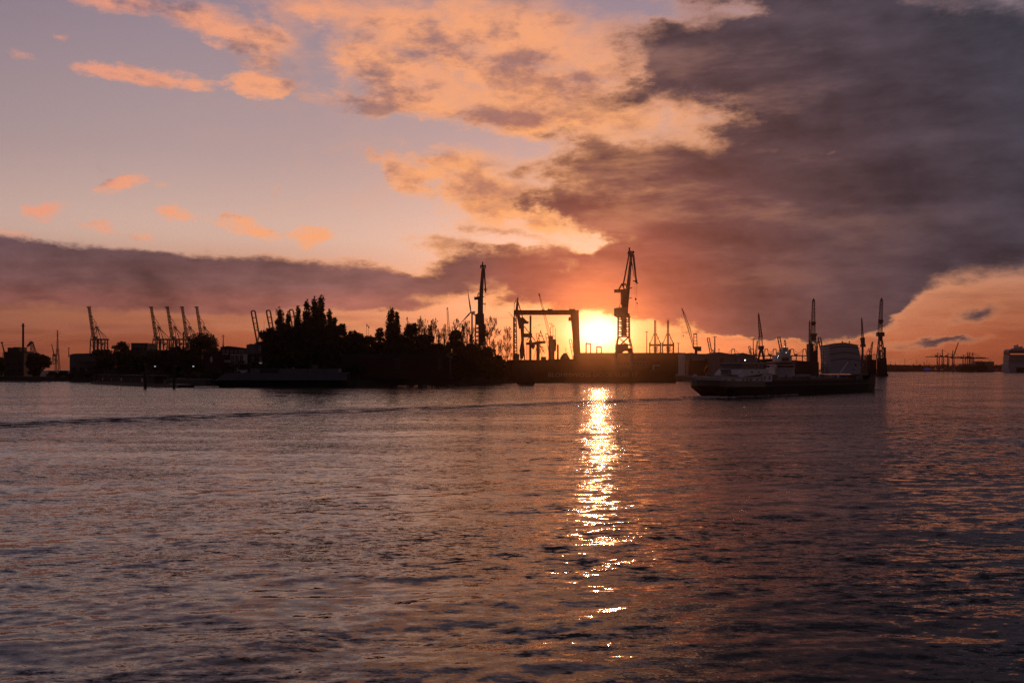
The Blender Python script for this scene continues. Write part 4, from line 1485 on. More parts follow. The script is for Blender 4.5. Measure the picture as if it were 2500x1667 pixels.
def dock_crane_end_on():
    Y = 630
    q = lambda x, y, dy=0.0: P(x, y, Y) + Vector((0, dy, 0))
    k = Y / F
    root = thing('dockside_crane', (PX(1174, Y), Y, 3), 'tall dark dockside crane seen end on at the right edge of the wood', 'crane', 'level luffing dockside cranes')
    jib = MB()
    jib.prism([(PX(1170.8, Y), PZ(724, Y)), (PX(1179.5, Y), PZ(724, Y)), (PX(1180.3, Y), PZ(700, Y)), (PX(1182, Y), PZ(652, Y)), (PX(1176.6, Y), PZ(652, Y)), (PX(1173, Y), PZ(700, Y))], Y - 1.3, Y + 1.3)
    jib.build('jib', STEEL, root)
    MB().bar(q(1176.3, 656), q(1170.2, 722), 0.4).build('tie_rod', STEEL, root)
    hd = MB()
    hd.bar(q(1173, 649), q(1186, 649), 0.9, 0.9, 2, 2)
    for x in (1173.8, 1185):
        hd.cbox(q(x, 651.5), (0.8, 2, 1.6))
    hd.bar(q(1178.2, 654), q(1178.2, 641.5), 1.1, 0.7)
    hd.bar(q(1176, 641), q(1180, 641), 0.6)
    hd.build('jib_head', STEEL, root)
    fj = MB()
    fj.bar(q(1181.5, 654), q(1185.5, 708), 1.1, 0.8)
    fj.bar(q(1181, 706), q(1189.5, 707), 0.5, 0.5, 1.2, 1.2)
    fj.bar(q(1184, 706), q(1186.5, 714), 1.1, 0.7)
    fj.bar(q(1183.5, 655), q(1184.3, 672), 0.4)
    fj.build('fly_jib', STEEL, root)
    cw = MB()
    cw.bar(q(1157.8, 728.6), q(1172, 728), 1.7, 1.7, 3.2, 3.2)
    cw.bar(q(1166, 724), q(1168.5, 714.5), 0.6)
    cw.build('counterweight_arm', STEEL, root)
    tw = MB()
    tw.prism([(PX(1166.8, Y), PZ(724, Y)), (PX(1179.3, Y), PZ(722, Y)), (PX(1179.3, Y), PZ(768, Y)), (PX(1166.5, Y), PZ(768, Y))], Y - 2, Y + 2)
    for y in (724.5, 741.5):
        tw.cbox(q(1180.3, y), (0.9, 2, 0.5))
    tw.build('upper_tower', STEEL, root)
    MB().prism([(PX(1164, Y), PZ(766, Y)), (PX(1181.5, Y), PZ(766, Y)), (PX(1182.5, Y), PZ(792, Y)), (PX(1160.5, Y), PZ(792, Y)), (PX(1160.5, Y), PZ(770, Y))], Y - 3.2, Y + 3.2).build('machinery_house', STEEL, root)
    lt = MB().lattice(q(1172, 880), q(1172, 791), 25 * k, 21 * k, 9, 0.55, 6, 6, 0.36)
    lt.box(PX(1168, Y), PX(1181, Y), Y - 1.4, Y + 1.4, PZ(845, Y), PZ(791, Y))
    lt.build('lattice_tower', STEEL, root)
    bs = MB()
    for x in (1160, 1181):
        bs.box(PX(x, Y), PX(x + 4.5, Y), Y - 3, Y + 3, 3, PZ(874, Y))
    bs.bar(q(1158, 873), q(1187, 873), 1.6, 1.6, 6, 6)
    bs.build('portal_base', STEEL, root)
    ln = MB().tube(q(1184.7, 714), q(1184.3, 740), 0.05, 0.05, 4)
    ln.tube(q(1184.2, 746), q(1184.2, 761), 0.12, 0.08, 5)
    ln.build('hoist_rope', CABLE, root)
    MB().lathe(q(1184.2, 745), [(0.1, 0), (0.4, 0.4), (0.35, 1.2), (0.1, 1.5)], 8).build('hook_block', DARKSTEEL, root)
    return root


dock_crane_end_on()

# ------------------------------------------------------------------ gantry crane over the dock
Y = 800
q = lambda x, y, dy=0.0: P(x, y, Y) + Vector((0, dy, 0))
k = Y / F
gantry = thing('gantry_crane', (PX(1333, Y), Y, 3.2), 'huge portal gantry crane framing the glow left of the sun', 'crane')
gb = MB()
for e in (-5, 5):
    gb.box(PX(1254, Y), PX(1412, Y), Y + e - 1.3, Y + e + 1.3, PZ(768, Y), PZ(758, Y))
gb.box(PX(1254.5, Y), PX(1411.5, Y), Y - 4, Y + 4, PZ(766, Y), PZ(760, Y))
gb.build('girder', STEEL_RED, gantry)
for e in (-5, 5):
    lg = MB()
    lg.bar(q(1255.5, 768, e), q(1254.2, 877, e), 0.75, 0.75, 1, 1)
    lg.bar(q(1260, 768, e), q(1262.5, 877, e), 0.75, 0.75, 1, 1)
    for i in range(16):
        y = 771 + i * 6.6
        lg.bar(q(1255.4 - .01 * i, y, e), q(1260 + 0.15 * i, y, e), 0.4)
        if i % 2:
            lg.bar(q(1255.4, y, e), q(1260.5, y + 6.6, e), 0.3)
    lg.build('leg', STEEL_RED, gantry)
for e in (-5, 5):
    lg = MB()
    lg.prism([(PX(1393.5, Y), PZ(768.1, Y)), (PX(1412, Y), PZ(768.1, Y)), (PX(1415.8, Y), PZ(866, Y)), (PX(1415.8, Y), 3.3), (PX(1401, Y), 3.3), (PX(1401, Y), PZ(866, Y)), (PX(1398.5, Y), PZ(815, Y))], Y + e - 1.2, Y + e + 1.2)
    lg.build('leg', STEEL_RED, gantry)
for x0, x1, yt in ((1323, 1329, 755), (1337, 1348.5, 753.5), (1390, 1403.5, 753.5)):
    tr = MB().box(PX(x0, Y), PX(x1, Y), Y - 4, Y + 4, PZ(758, Y), PZ(yt + 1.5, Y))
    tr.box(PX(x0 + 1, Y), PX(x0 + 3, Y), Y - 2, Y + 2, PZ(yt + 1.5, Y), PZ(yt, Y))
    tr.bar(q(x1 - .5, yt + 2), q(x1 - .5, yt - 3), 0.15)
    tr.bar(q(x0 + .5, yt + 2), q(x0 + .5, yt - 2.5), 0.15)
    tr.build('trolley', STEEL, gantry)
cb = MB().box(PX(1387, Y), PX(1392.5, Y), Y - 6, Y - 3, PZ(784, Y), PZ(776, Y))
cb.bar(q(1388, 776, -4.5), q(1394, 773, -4.5), 0.5)
cb.build('cab', STEEL, gantry)

# crane behind the left leg of the gantry
Y = 840
q = lambda x, y, dy=0.0: P(x, y, Y) + Vector((0, dy, 0))
r = thing('luffing_crane', (PX(1274, Y), Y, 3.2), 'crooked luffing crane seen through the left end of the gantry', 'crane')
jb = MB()
for e in (-1, 1):
    jb.bar(q(1263.5, 735, e), q(1261.5, 757, e), 1.5, 2.4, 1, 1)
    jb.bar(q(1262.5, 757, e), q(1272, 802, e), 2.6, 3.4, 1, 1)
    jb.bar(q(1255.3, 760, e), q(1255.3, 741, e), 0.5)
    jb.bar(q(1255.3, 741, e), q(1261, 733, e), 0.6)
    jb.bar(q(1265, 738, e), q(1276.5, 778, e), 0.8)
jb.bar(q(1263.8, 737), q(1264.5, 725.5), 1.3, 0.6)
jb.bar(q(1260.5, 731), q(1265.5, 728.5), 0.7)
jb.build('jib', STEEL, r)
hd = MB().prism([(PX(1271, Y), PZ(775, Y)), (PX(1279, Y), PZ(776, Y)), (PX(1285, Y), PZ(783, Y)), (PX(1291.5, Y), PZ(786, Y)), (PX(1290, Y), PZ(790.5, Y)), (PX(1280, Y), PZ(790, Y)), (PX(1278, Y), PZ(800, Y)), (PX(1270, Y), PZ(800, Y))], Y - 2, Y + 2)
hd.build('jib_head', STEEL, r)
bd = MB().prism([(PX(1270, Y), PZ(795, Y)), (PX(1279.5, Y), PZ(795, Y)), (PX(1279, Y), PZ(840, Y)), (PX(1281, Y), PZ(856, Y)), (PX(1277, Y), PZ(876, Y)), (PX(1270, Y), PZ(876, Y)), (PX(1268, Y), PZ(856, Y)), (PX(1272.5, Y), PZ(830, Y))], Y - 2, Y + 2)
bd.build('tower', STEEL, r)
ca = MB().box(PX(1278, Y), PX(1299, Y), Y - 2, Y + 2, PZ(823.5, Y), PZ(814, Y))
ca.bar(q(1280, 797), q(1307, 832), 0.7)
ca.bar(q(1286, 831), q(1292, 823), 0.6)
ca.build('counterweight_arm', STEEL, r)
bs = MB()
for x in (1268, 1284):
    bs.bar(q(1276 if x < 1280 else 1278, 840, 2), Vector((PX(x, Y), Y + 2, 3.2)), 1.0)
bs.box(PX(1257, Y), PX(1268, Y), Y - 3, Y + 3, 3.2, PZ(864, Y))
bs.build('portal_base', STEEL, r)
r = thing('dock_column', (PX(1295, Y), Y, 3.2), 'plain vertical steel column beside the crooked luffing crane', 'column')
MB().box(PX(1292.7, 815), PX(1297.5, 815), 813, 817, 3.2, PZ(770.5, 815)).build('shaft', STEEL_RED, r)
MB().box(PX(1291.5, 815), PX(1299, 815), 812.5, 817.5, PZ(838, 815), PZ(831, 815)).build('collar', STEEL_RED, r)
r = thing('dock_portal', (PX(1288, Y), 815, 3.2), 'small portal frame standing low in front of the steel column', 'frame')
fr = MB()
for x in (1285.5, 1290.5):
    fr.box(PX(x, 815), PX(x + 1.3, 815), 808, 811, 3.2, PZ(838, 815))
fr.box(PX(1284, 815), PX(1309, 815), 808, 811, PZ(842, 815), PZ(836, 815))
fr.build('portal', STEEL, r)
MB().lathe(Vector((PX(1301, 815), 809, PZ(853, 815))), [(0.3, 0), (1.6, 2.0), (1.8, 4.0), (0.8, 4.6)], 8).build('hanging_block', STEEL, r)

# second slewing crane inside the dock
Y = 850
q = lambda x, y, dy=0.0: P(x, y, Y) + Vector((0, dy, 0))
r = thing('slewing_crane', (PX(1313, Y), Y, 3.2), 'stubby slewing crane with a level arm in the middle of the gantry opening', 'crane')
MB().box(PX(1309.5, Y), PX(1317.5, Y), Y - 2, Y + 2, 3.2, PZ(838, Y)).build('tower', STEEL, r)
MB().prism([(PX(1291, Y), PZ(838, Y)), (PX(1310, Y), PZ(833, Y)), (PX(1332, Y), PZ(832, Y)), (PX(1332, Y), PZ(838, Y)), (PX(1310, Y), PZ(840, Y)), (PX(1299, Y), PZ(846, Y))], Y - 1.5, Y + 1.5).build('arm', STEEL, r)
af = MB()
for a, b in ((q(1320, 808), q(1313, 832)), (q(1320, 809), q(1328.5, 832)), (q(1316, 820), q(1325, 820)), (q(1320, 812), q(1320, 806))):
    af.bar(a, b, 0.6)
af.build('a_frame', STEEL, r)
ln = MB()
for a, b in ((q(1317, 845), q(1330, 862)), (q(1317, 850), q(1326, 876)), (q(1309.5, 850), q(1303, 876))):
    ln.bar(a, b, 0.4)
ln.build('brace', STEEL, r)
r = thing('tower_crane', (PX(1351, Y), Y, 3.2), 'squat dock tower crane with thin masts below the gantry trolley', 'crane')
MB().box(PX(1347, Y), PX(1353.7, Y), Y - 2, Y + 2, 3.2, PZ(856, Y)).build('column', STEEL, r)
mh = MB().prism([(PX(1344, Y), PZ(834, Y)), (PX(1349, Y), PZ(828, Y)), (PX(1357, Y), PZ(828, Y)), (PX(1358, Y), PZ(840, Y)), (PX(1357, Y), PZ(857, Y)), (PX(1347, Y), PZ(857, Y)), (PX(1344, Y), PZ(840, Y))], Y - 2.5, Y + 2.5)
mh.build('machinery_house', STEEL, r)
ms = MB()
for x, t in ((1344.5, 797), (1350, 796), (1355.5, 801)):
    ms.bar(q(x, 829), q(x, t), 0.4)
for a, b in ((q(1340.5, 788), q(1349, 797)), (q(1344.5, 788), q(1353.5, 797)), (q(1345, 797), q(1355, 797)), (q(1343, 802), q(1346, 799)), (q(1338, 823), q(1345, 820)), (q(1350, 820), q(1356, 820))):
    ms.bar(a, b, 0.35)
ms.build('mast', STEEL, r)
MB().tube((PX(1362, Y), Y, 3.2), (PX(1362, Y), Y, PZ(841, Y)), 0.9, 0.8, 8).thing('dock_post', STEEL, 'short round post right of the squat dock tower crane', 'post')

# lattice boom behind the gantry
Y = 950
r = thing('lattice_crane', (PX(1345, Y), Y, 3.2), 'slanting lattice boom rising behind the gantry girder', 'crane')
MB().lattice(P(1343, 822, Y), P(1316.5, 719, Y), 2.6, 1.0, 22, 0.2, tb=0.13).build('boom', STEEL, r)
MB().prism([(PX(1314.5, Y), PZ(715, Y)), (PX(1318.5, Y), PZ(718, Y)), (PX(1318, Y), PZ(723, Y)), (PX(1315.5, Y), PZ(722, Y))], Y - .8, Y + .8).build('boom_head', STEEL, r)
MB().box(PX(1339, Y), PX(1349, Y), Y - 3, Y + 3, 3.2, PZ(820, Y)).build('base', STEEL, r)
r = thing('lattice_crane', (PX(1254, 900), 900, 3.2), 'thin slanted boom sticking out left of the gantry leg', 'crane')
MB().bar(P(1255, 777, 900), P(1240.8, 761, 900), 0.5, 0.3).build('boom', STEEL, r)
MB().box(PX(1252.5, 900), PX(1257, 900), 899, 901, 3.2, PZ(774, 900)).build('mast', STEEL, r)

# loop headed cranes far behind the dock
GD = 'loop headed container cranes far behind the dock'
sts_loop(1308.5 - 613, 814 - 759, 1900, 0.62, 'far loop headed crane left inside the gantry opening', GD, low=False)
sts_loop(1331.5 - 613, 815 - 759, 1900, 0.62, 'far loop headed crane left of the squat dock tower crane', GD, low=False)
sts_loop(1389.5 - 613, 828.5 - 759, 1900, 0.6, 'far loop headed crane beside the right gantry leg', GD, low=False)

# ship being repaired inside the dock
Y = 720
r = thing('docked_ship', (PX(1380, Y), Y, 3), 'small ship superstructure with a mast beside the right gantry leg', 'ship')
MB().prism([(PX(1340, Y), 4), (PX(1400, Y), 4), (PX(1402, Y), PZ(876, Y)), (PX(1338, Y), PZ(877, Y))], Y - 5, Y + 5).build('hull', HULL_DK, r)
sp = MB()
for x0, x1, b, t in ((1368, 1390, 877, 871), (1371, 1387, 871, 866), (1375, 1384, 866, 862)):
    sp.box(PX(x0, Y), PX(x1, Y), Y - 4, Y + 4, PZ(b, Y), PZ(t, Y))
sp.build('superstructure', GREYP, r)
mm = MB().bar(P(1381.5, 862, Y), P(1381.5, 848, Y), 0.3)
mm.bar(P(1376, 863, Y), P(1388, 861.5, Y), 0.35)
mm.bar(P(1379, 855, Y), P(1384, 855, Y), 0.2)
mm.build('mast', STEEL, r)
r = thing('dock_cabin', (PX(1327, Y), Y, 3), 'dark cabin block low in the gantry opening', 'cabin')
MB().box(PX(1321, Y), PX(1333, Y), Y - 2, Y + 2, 3.2, PZ(872, Y)).build('wall', STEEL, r)
MB().box(PX(1320.5, Y), PX(1333.5, Y), Y - 2.2, Y + 2.2, PZ(872, Y), PZ(871, Y)).build('roof', STEEL, r)
# pale structures in the glare, seen over the dock wall
Y = 1300
for x, t, lab in ((1431, 838, 'left one of two faint crane legs in the glare over the dock wall'), (1457, 846, 'right one of two faint crane legs in the glare over the dock wall')):
    r = thing('distant_crane', (PX(x, Y), Y, 3), lab, 'crane', 'faint cranes in the sun glare')
    b = MB().bar((PX(x, Y), Y, 3), (PX(x, Y), Y, PZ(t, Y)), 1.6)
    b.build('leg', STEEL, r)
    MB().bar(P(x - 1, t, Y), P(x + 12, t + 1.5, Y), 1.8).build('girder', STEEL, r)
    MB().bar((PX(x + 11, Y), Y, 3), (PX(x + 11, Y), Y, PZ(t + 1, Y)), 1.4).build('leg', STEEL, r)


# ------------------------------------------------------------------ container cranes seen end on, right of the big crane
def sts_end(ox, label):
    Y = 1500
    q = lambda x, y, dy=0.0: P(x + ox, y, Y) + Vector((0, dy, 0))
    k = Y / F
    root = thing('container_crane', (PX(1600 + ox, Y), Y, 3), label, 'crane', 'twin container cranes seen end on')
    b = MB()
    for e in (-1.8, 1.8):
        b.bar(q(1599.6 + e * .9, 846), q(1599.6 + e * .9, 781), 1.3, 1.1)
    for i in range(22):
        b.bar(q(1597.5, 783 + i * 2.9), q(1601.6, 783 + i * 2.9), 0.7, 0.7, 0.7, 0.7)
    for e in (-2.6, 2.6):
        b.bar(q(1599.6 + e, 781), q(1599.6 + e, 776), 0.25)
    b.build('boom', STEEL, root)
    f = MB()
    for s_ in (-1, 1):
        f.bar(q(1599.6 + s_ * 2.5, 814), q(1599.6 + s_ * 12.5, 839), 0.95)
    f.build('apex_frame', STEEL, root)
    pl = MB()
    pl.bar(q(1585, 842.3), q(1614.5, 842.3), 3.2, 3.2, 4, 4)
    pl.build('girder', STEEL, root)
    for s_ in (-1, 1):
        MB().bar(q(1599.6 + s_ * 13.4, 836), Vector((PX(1600 + ox + s_ * 13.4, Y), Y, 3)), 1.5, 1.5, 3, 3).build('leg', STEEL, root)
    st = MB()
    for y, w in ((848, 7), (852, 5), (856, 7)):
        st.cbox(q(1600, y), (w * k * 1.4, 4, 1.6))
    st.bar(q(1600, 846), q(1600, 862), 3.4)
    st.bar(q(1588, 858), q(1597, 848), 0.5)
    st.bar(q(1611, 860), q(1602, 846), 0.5)
    st.build('trolley', STEEL, root)
    ld = MB()
    for i in range(8):
        y0, y1 = 822 + i * 5, 827 + i * 5
        a, b2 = (1605, 1611) if i % 2 else (1611, 1605)
        ld.bar(q(a, y0), q(b2, y1), 0.35)
    ld.bar(q(1605, 820), q(1605, 862), 0.35)
    ld.bar(q(1611, 832), q(1611, 862), 0.35)
    ld.build('ladder', STEEL, root)
    return root


sts_end(0, 'left twin of two container cranes seen end on right of the tall crane')
sts_end(31.3, 'right twin of two container cranes seen end on right of the tall crane')
light_mast(1579, 810, 862, 800, 'tall floodlight mast between the tall crane and the twin container cranes', wd=3)
light_mast(1656, 838, 862, 900, 'short floodlight mast right of the twin container cranes', wd=3)

# lattice jib crane behind the sheds
Y = 820
q = lambda x, y, dy=0.0: P(x, y, Y) + Vector((0, dy, 0))
r = thing('lattice_jib_crane', (PX(1698, Y), Y, 3.2), 'slewing crane with a long leaning lattice jib behind the sheds', 'crane')
bo = MB().lattice(q(1692.5, 845), q(1683, 805), 0.9, 1.9, 9, 0.16, tb=0.11)
bo.lattice(q(1683, 805), q(1669.5, 765), 1.9, 1.1, 10, 0.16, tb=0.11)
bo.bar(q(1669.8, 766), q(1664, 750.5), 1.1, 0.35)
bo.build('jib', STEEL, r)
tw = MB()
for x0, x1 in ((1693.2, 1694), (1702, 1701)):
    tw.bar(q(x0, 846), q(x1, 816), 0.5)
tw.bar(q(1693, 815.5), q(1702, 815.5), 0.9)
for y in (823, 832, 839):
    tw.bar(q(1693.3, y), q(1701.8, y), 0.35)
for a in (1694, 1701):
    tw.bar(q(a, 815), q(1670 if a == 1694 else 1666, 766 if a == 1694 else 752), 0.07)
tw.build('a_frame', STEEL_RED, r)
bd = MB().prism([(PX(1691, Y), PZ(846, Y)), (PX(1711, Y), PZ(846, Y)), (PX(1711, Y), PZ(857, Y)), (PX(1702, Y), PZ(857, Y)), (PX(1702, Y), PZ(853, Y)), (PX(1695, Y), PZ(853, Y))], Y - 2.2, Y + 2.2)
bd.build('machinery_house', STEEL, r)
MB().box(PX(1696.5, Y), PX(1702, Y), Y - 1.2, Y + 1.2, 3.2, PZ(853, Y)).build('column', STEEL, r)
ln = MB().tube(q(1664.3, 752), q(1667.8, 818), 0.04, 0.04, 4).tube(q(1664.3, 752), q(1663.5, 830), 0.04, 0.04, 4)
ln.build('hoist_rope', CABLE, r)
MB().lathe(q(1668, 821.5), [(0.1, 0), (0.5, 0.4), (0.45, 1.0), (0.1, 1.3)], 8).build('hook_block', DARKSTEEL, r)

# ------------------------------------------------------------------ gabled sheds
Y = 770
SHED = mat('pale_shed_cladding', (0.32, 0.3, 0.29), 0.7)
r = thing('shipyard_shed', (PX(1735, Y), Y + 20, 3.2), 'long pale shed with low gabled roofs and dark doors behind the tanker', 'building')
MB().box(PX(1672, Y), PX(1796, Y), Y, Y + 30, 3.2, PZ(871, Y)).build('wall', SHED, r)
MB().prism([(PX(1671, Y), PZ(871, Y)), (PX(1797, Y), PZ(871, Y)), (PX(1797, Y), PZ(863.5, Y)), (PX(1782, Y), PZ(863.5, Y)), (PX(1756, Y), PZ(859.5, Y)), (PX(1735, Y), PZ(863.5, Y)), (PX(1706, Y), PZ(863.5, Y)), (PX(1689, Y), PZ(861, Y)), (PX(1672, Y), PZ(863, Y))], Y - .6, Y + 30.5).build('roof', SHED, r)
for x0, x1, t, b in ((1721, 1727, 875, 894), (1758, 1765, 874, 893), (1765.5, 1772, 894, 902), (1684, 1689, 876, 880)):
    MB().box(PX(x0, Y), PX(x1, Y), Y - 0.15, Y + 0.3, PZ(b, Y), PZ(t, Y)).build('door', DARKSTEEL, r)
rr = thing('gabled_hall', (PX(1818, Y), Y + 10, 3.2), 'gable ended hall at the right end of the pale shed', 'building')
MB().prism([(PX(1796.5, Y), 3.2), (PX(1842, Y), 3.2), (PX(1842, Y), PZ(870, Y)), (PX(1813, Y), PZ(863, Y)), (PX(1796.5, Y), PZ(871, Y))], Y - 1.5, Y + 30).build('wall', SHED, rr)
MB().prism([(PX(1795, Y), PZ(871.3, Y)), (PX(1813, Y), PZ(862.7, Y)), (PX(1843, Y), PZ(870, Y)), (PX(1843, Y), PZ(869, Y)), (PX(1813, Y), PZ(861.3, Y)), (PX(1795, Y), PZ(870, Y))], Y - 2, Y + 30.5).build('roof', ROOFM, rr)
windows(rr, [PX(p, Y) for p in (1806, 1820)], [PZ(884, Y)], Y - 1.5, 1.6, 2.2)
r = thing('dark_annex', (PX(1694, Y), Y - 8, 3.2), 'dark windowless annex in front of the pale shed', 'building')
MB().box(PX(1674, Y), PX(1714, Y), Y - 12, Y - 0.7, 3.2, PZ(882, Y)).build('wall', STEEL_RED, r)
MB().box(PX(1673.5, Y), PX(1714.5, Y), Y - 12.3, Y - 0.65, PZ(882, Y), PZ(880.5, Y)).build('roof', DARKSTEEL, r)
light_mast(1745, 822, 864, 830, 'twin headed floodlight mast rising behind the pale shed', wd=4.2, r=0.5)
light_mast(1755.2, 853, 862, 800, 'tiny roof lamp post on the pale shed', wd=1.4, r=0.2)
light_mast(1839, 828, 876, 900, 'twin headed floodlight mast left of the upright lattice crane', wd=3.6, r=0.4)
r = thing('low_roofed_store', (PX(1860, 900), 900, 3.2), 'long low dark roof behind the yacht', 'building')
MB().prism([(PX(1842, 960), 3.2), (PX(1975, 960), 3.2), (PX(1975, 960), PZ(884, 960)), (PX(1925, 960), PZ(880, 960)), (PX(1890, 960), PZ(876, 960)), (PX(1842, 960), PZ(879, 960))], 950, 985).build('wall', DARKSTEEL, r)
MB().prism([(PX(1841, 960), PZ(879, 960)), (PX(1890, 960), PZ(876, 960)), (PX(1925, 960), PZ(880, 960)), (PX(1976, 960), PZ(884, 960)), (PX(1976, 960), PZ(883, 960)), (PX(1925, 960), PZ(879, 960)), (PX(1890, 960), PZ(875, 960)), (PX(1841, 960), PZ(878, 960))], 949.5, 985.5).build('roof', ROOFM, r)
# gulls
for x, y, lab in ((1316.5, 795, 'gull in flight, right one of two in the gantry opening'), (1304.7, 800, 'gull in flight, left one of two in the gantry opening')):
    p = P(x, y, 420)
    b = MB()
    b.bar(p, p + Vector((-0.35, 0, 0.22)), 0.06, 0.1, 0.2, 0.2)
    b.bar(p + Vector((-0.35, 0, 0.22)), p + Vector((-0.7, 0, 0.1)), 0.1, 0.03, 0.2, 0.08)
    b.bar(p, p + Vector((0.3, 0, 0.3)), 0.06, 0.1, 0.2, 0.2)
    b.bar(p + Vector((0.3, 0, 0.3)), p + Vector((0.5, 0, 0.5)), 0.1, 0.03, 0.2, 0.08)
    b.bar(p + Vector((0, -0.3, -0.02)), p + Vector((0, 0.3, 0)), 0.16, 0.06, 0.14, 0.05)
    b.thing('gull', DARKSTEEL, lab, 'bird', 'gulls over the dock')

# ================================================================== right: docks, cranes, yacht
def dock_tower_crane(px, top, joint, mid, Y, wt, wb, body, label, lean=0.0, name='tower_crane', group='upright lattice cranes of the right hand docks'):
    """upright lattice boom on a small house; body = [(x0, x1, y0, y1)...] pixel boxes below the boom"""
    root = thing(name, (PX(px, Y), Y, 1), label, 'crane', group)
    k = Y / F
    b = MB()
    n = max(10, int((joint - top) / 4.2))
    b.lattice(P(px, joint, Y), P(px + lean, top + 6, Y), wb * k, wt * k, n, 0.34, tb=0.24)
    b.bar(P(px + lean, top + 7, Y), P(px + lean + .3, top, Y), wt * k * 1.25, 0.5)
    if mid:
        b.cbox(P(px + lean * 0.45, mid, Y), (wb * k * 1.15, wb * k, 3.2))
        b.cbox(P(px + lean * 0.4 - 1, mid + 5, Y), (wb * k * 0.8, wb * k, 1.2))
    b.build('boom', STEEL_RED, root)
    for x0, x1, y0, y1, nm in body:
        d = min(3.0, (x1 - x0) * k * 0.45)
        MB().box(PX(x0, Y), PX(x1, Y), Y - d, Y + d, PZ(y1, Y), PZ(y0, Y)).build(nm, STEEL, root)
    return root


# crane A on open legs
Y = 900
a = dock_tower_crane(1857.5, 764, 824, None, Y, 2.6, 7.0, [(1852, 1864, 844, 853, 'machinery_house'), (1854.5, 1862.5, 853, 859, 'slewing_ring')],
                     'upright lattice crane on two splayed legs left of the yacht', lean=-5.5)
fr = MB()
for x0, x1 in ((1853.5, 1852.8), (1861.3, 1860.2)):
    fr.bar(P(x0, 844, Y), P(x1, 824, Y), 0.6)
for y in (824, 829, 834, 839):
    fr.bar(P(1852.8, y, Y), P(1861, y, Y), 0.4)
fr.bar(P(1851.8, 822, Y), P(1853.5, 845, Y), 0.35)
fr.build('a_frame', STEEL_RED, a)
for s_, x in ((-1, 1850), (1, 1866.5)):
    lg = MB()
    for e in (-2, 2):
        lg.bar(P(1858.5 + s_ * 2.5, 857, Y) + Vector((0, e * .6, 0)), P(x, 884, Y) + Vector((0, e, 0)), 1.3, 0.8)
        lg.bar(P(x, 884, Y) + Vector((0, e, 0)), Vector((PX(x, Y), Y + e, 3.2)), 0.7)
    lg.build('leg', STEEL_RED, a)

# floating dock with cranes B and D
Y = 1150
fd = thing('floating_dock', (PX(2065, Y), Y, -1), 'dark floating dock with high side towers around the white wrapped ship', 'dock')
MB().box(PX(1972.5, Y), PX(1994, Y), Y - 8, Y + 60, -1.5, PZ(884, Y)).build('side_tower', DARKSTEEL, fd)
MB().box(PX(1972.8, Y), PX(1983, Y), Y - 5, Y + 6, PZ(884, Y), PZ(839, Y)).build('stair_tower', DARKSTEEL, fd)
MB().box(PX(1984, Y), PX(1993.6, Y), Y - 5, Y + 6, PZ(884, Y), PZ(856, Y)).build('stair_tower', DARKSTEEL, fd)
MB().box(PX(2120, Y), PX(2141.5, Y), Y + 2, Y + 60, -1.5, PZ(877.5, Y)).build('side_wall', DARKSTEEL, fd)
MB().prism([(PX(2142, Y), PZ(874, Y)), (PX(2158, Y), PZ(874, Y)), (PX(2159.5, Y), PZ(910, Y)), (PX(2162.5, Y), PZ(915, Y)), (PX(2162.5, Y), -1.5), (PX(2120, Y), -1.5), (PX(2120, Y), PZ(912, Y)), (PX(2142, Y), PZ(911, Y))], Y - 8, Y + 1.9).build('end_tower', DARKSTEEL, fd)
MB().box(PX(1994.1, Y), PX(2119.9, Y), Y - 8, Y + 60, -1.5, 1.2).build('pontoon_deck', DARKSTEEL, fd)
for x, t in ((2096, 2), (2101, 1), (2109, 0), (2116, 0)):
    m_ = MB().lattice(P(x, 913, Y), P(x, 868, Y), 2.2, 2.2, 9, 0.35, tb=0.25)
    m_.build('scaffold', STEEL, fd)
m_ = MB()
for y in (866, 871, 876, 885, 896):
    m_.bar(P(2094, y, Y), P(2120, y, Y), 0.5)
for x in (2098, 2104, 2112, 2118):
    m_.bar(P(x, 866, Y), P(x + 4, 876, Y), 0.35)
m_.build('gangway', STEEL, fd)
sc2 = MB()
for i in range(7):
    y = 852 + i * 7.5
    sc2.bar(P(2003, y, Y), P(2019, y, Y), 0.5)
    sc2.bar(P(2004 + (i % 2) * 7, y, Y), P(2011 + (i % 2) * 6, y + 7.5, Y), 0.3)
for x in (2005, 2011, 2018):
    sc2.bar(P(x, 850, Y), P(x, 912, Y), 0.45)
sc2.bar(P(2010, 848, Y), P(2019, 843, Y), 0.6)
sc2.build('scaffold', STEEL, fd)
sc3 = MB()
for i in range(5):
    sc3.bar(P(2092 + i, 848 + i * 5, Y), P(2100 + i, 850 + i * 5, Y), 0.5)
    sc3.bar(P(2094 + i, 846 + i * 5, Y), P(2097 + i, 858 + i * 5, Y), 0.4)
sc3.build('gangway', STEEL, fd)

b = dock_tower_crane(1985, 728, 813, 789, Y, 5.2, 8.5, [(1976.5, 1993, 814, 819.5, 'machinery_house'), (1979, 1991, 819.5, 831, 'cab')],
                     'tallest upright lattice crane standing on the dock tower beside the white wrapped ship', lean=1.2)
lt = MB().lattice(P(1986, 858, Y), P(1985.5, 831, Y), 16 * Y / F, 9.5 * Y / F, 5, 0.6, tb=0.4)
lt.build('lattice_tower', STEEL, b)
d = dock_tower_crane(2148.5, 727, 811, 784, Y, 5.2, 8.5, [(2141, 2157.5, 811, 821, 'machinery_house'), (2145, 2153.5, 821, 831, 'cab')],
                     'tall upright lattice crane on the outer end of the floating dock at right', lean=3.5)
lt = MB().lattice(P(2150.5, 876, Y), P(2149.5, 831, Y), 16 * Y / F, 7.5 * Y / F, 7, 0.75, tb=0.5)
lt.build('lattice_tower', STEEL, d)
e_ = MB()
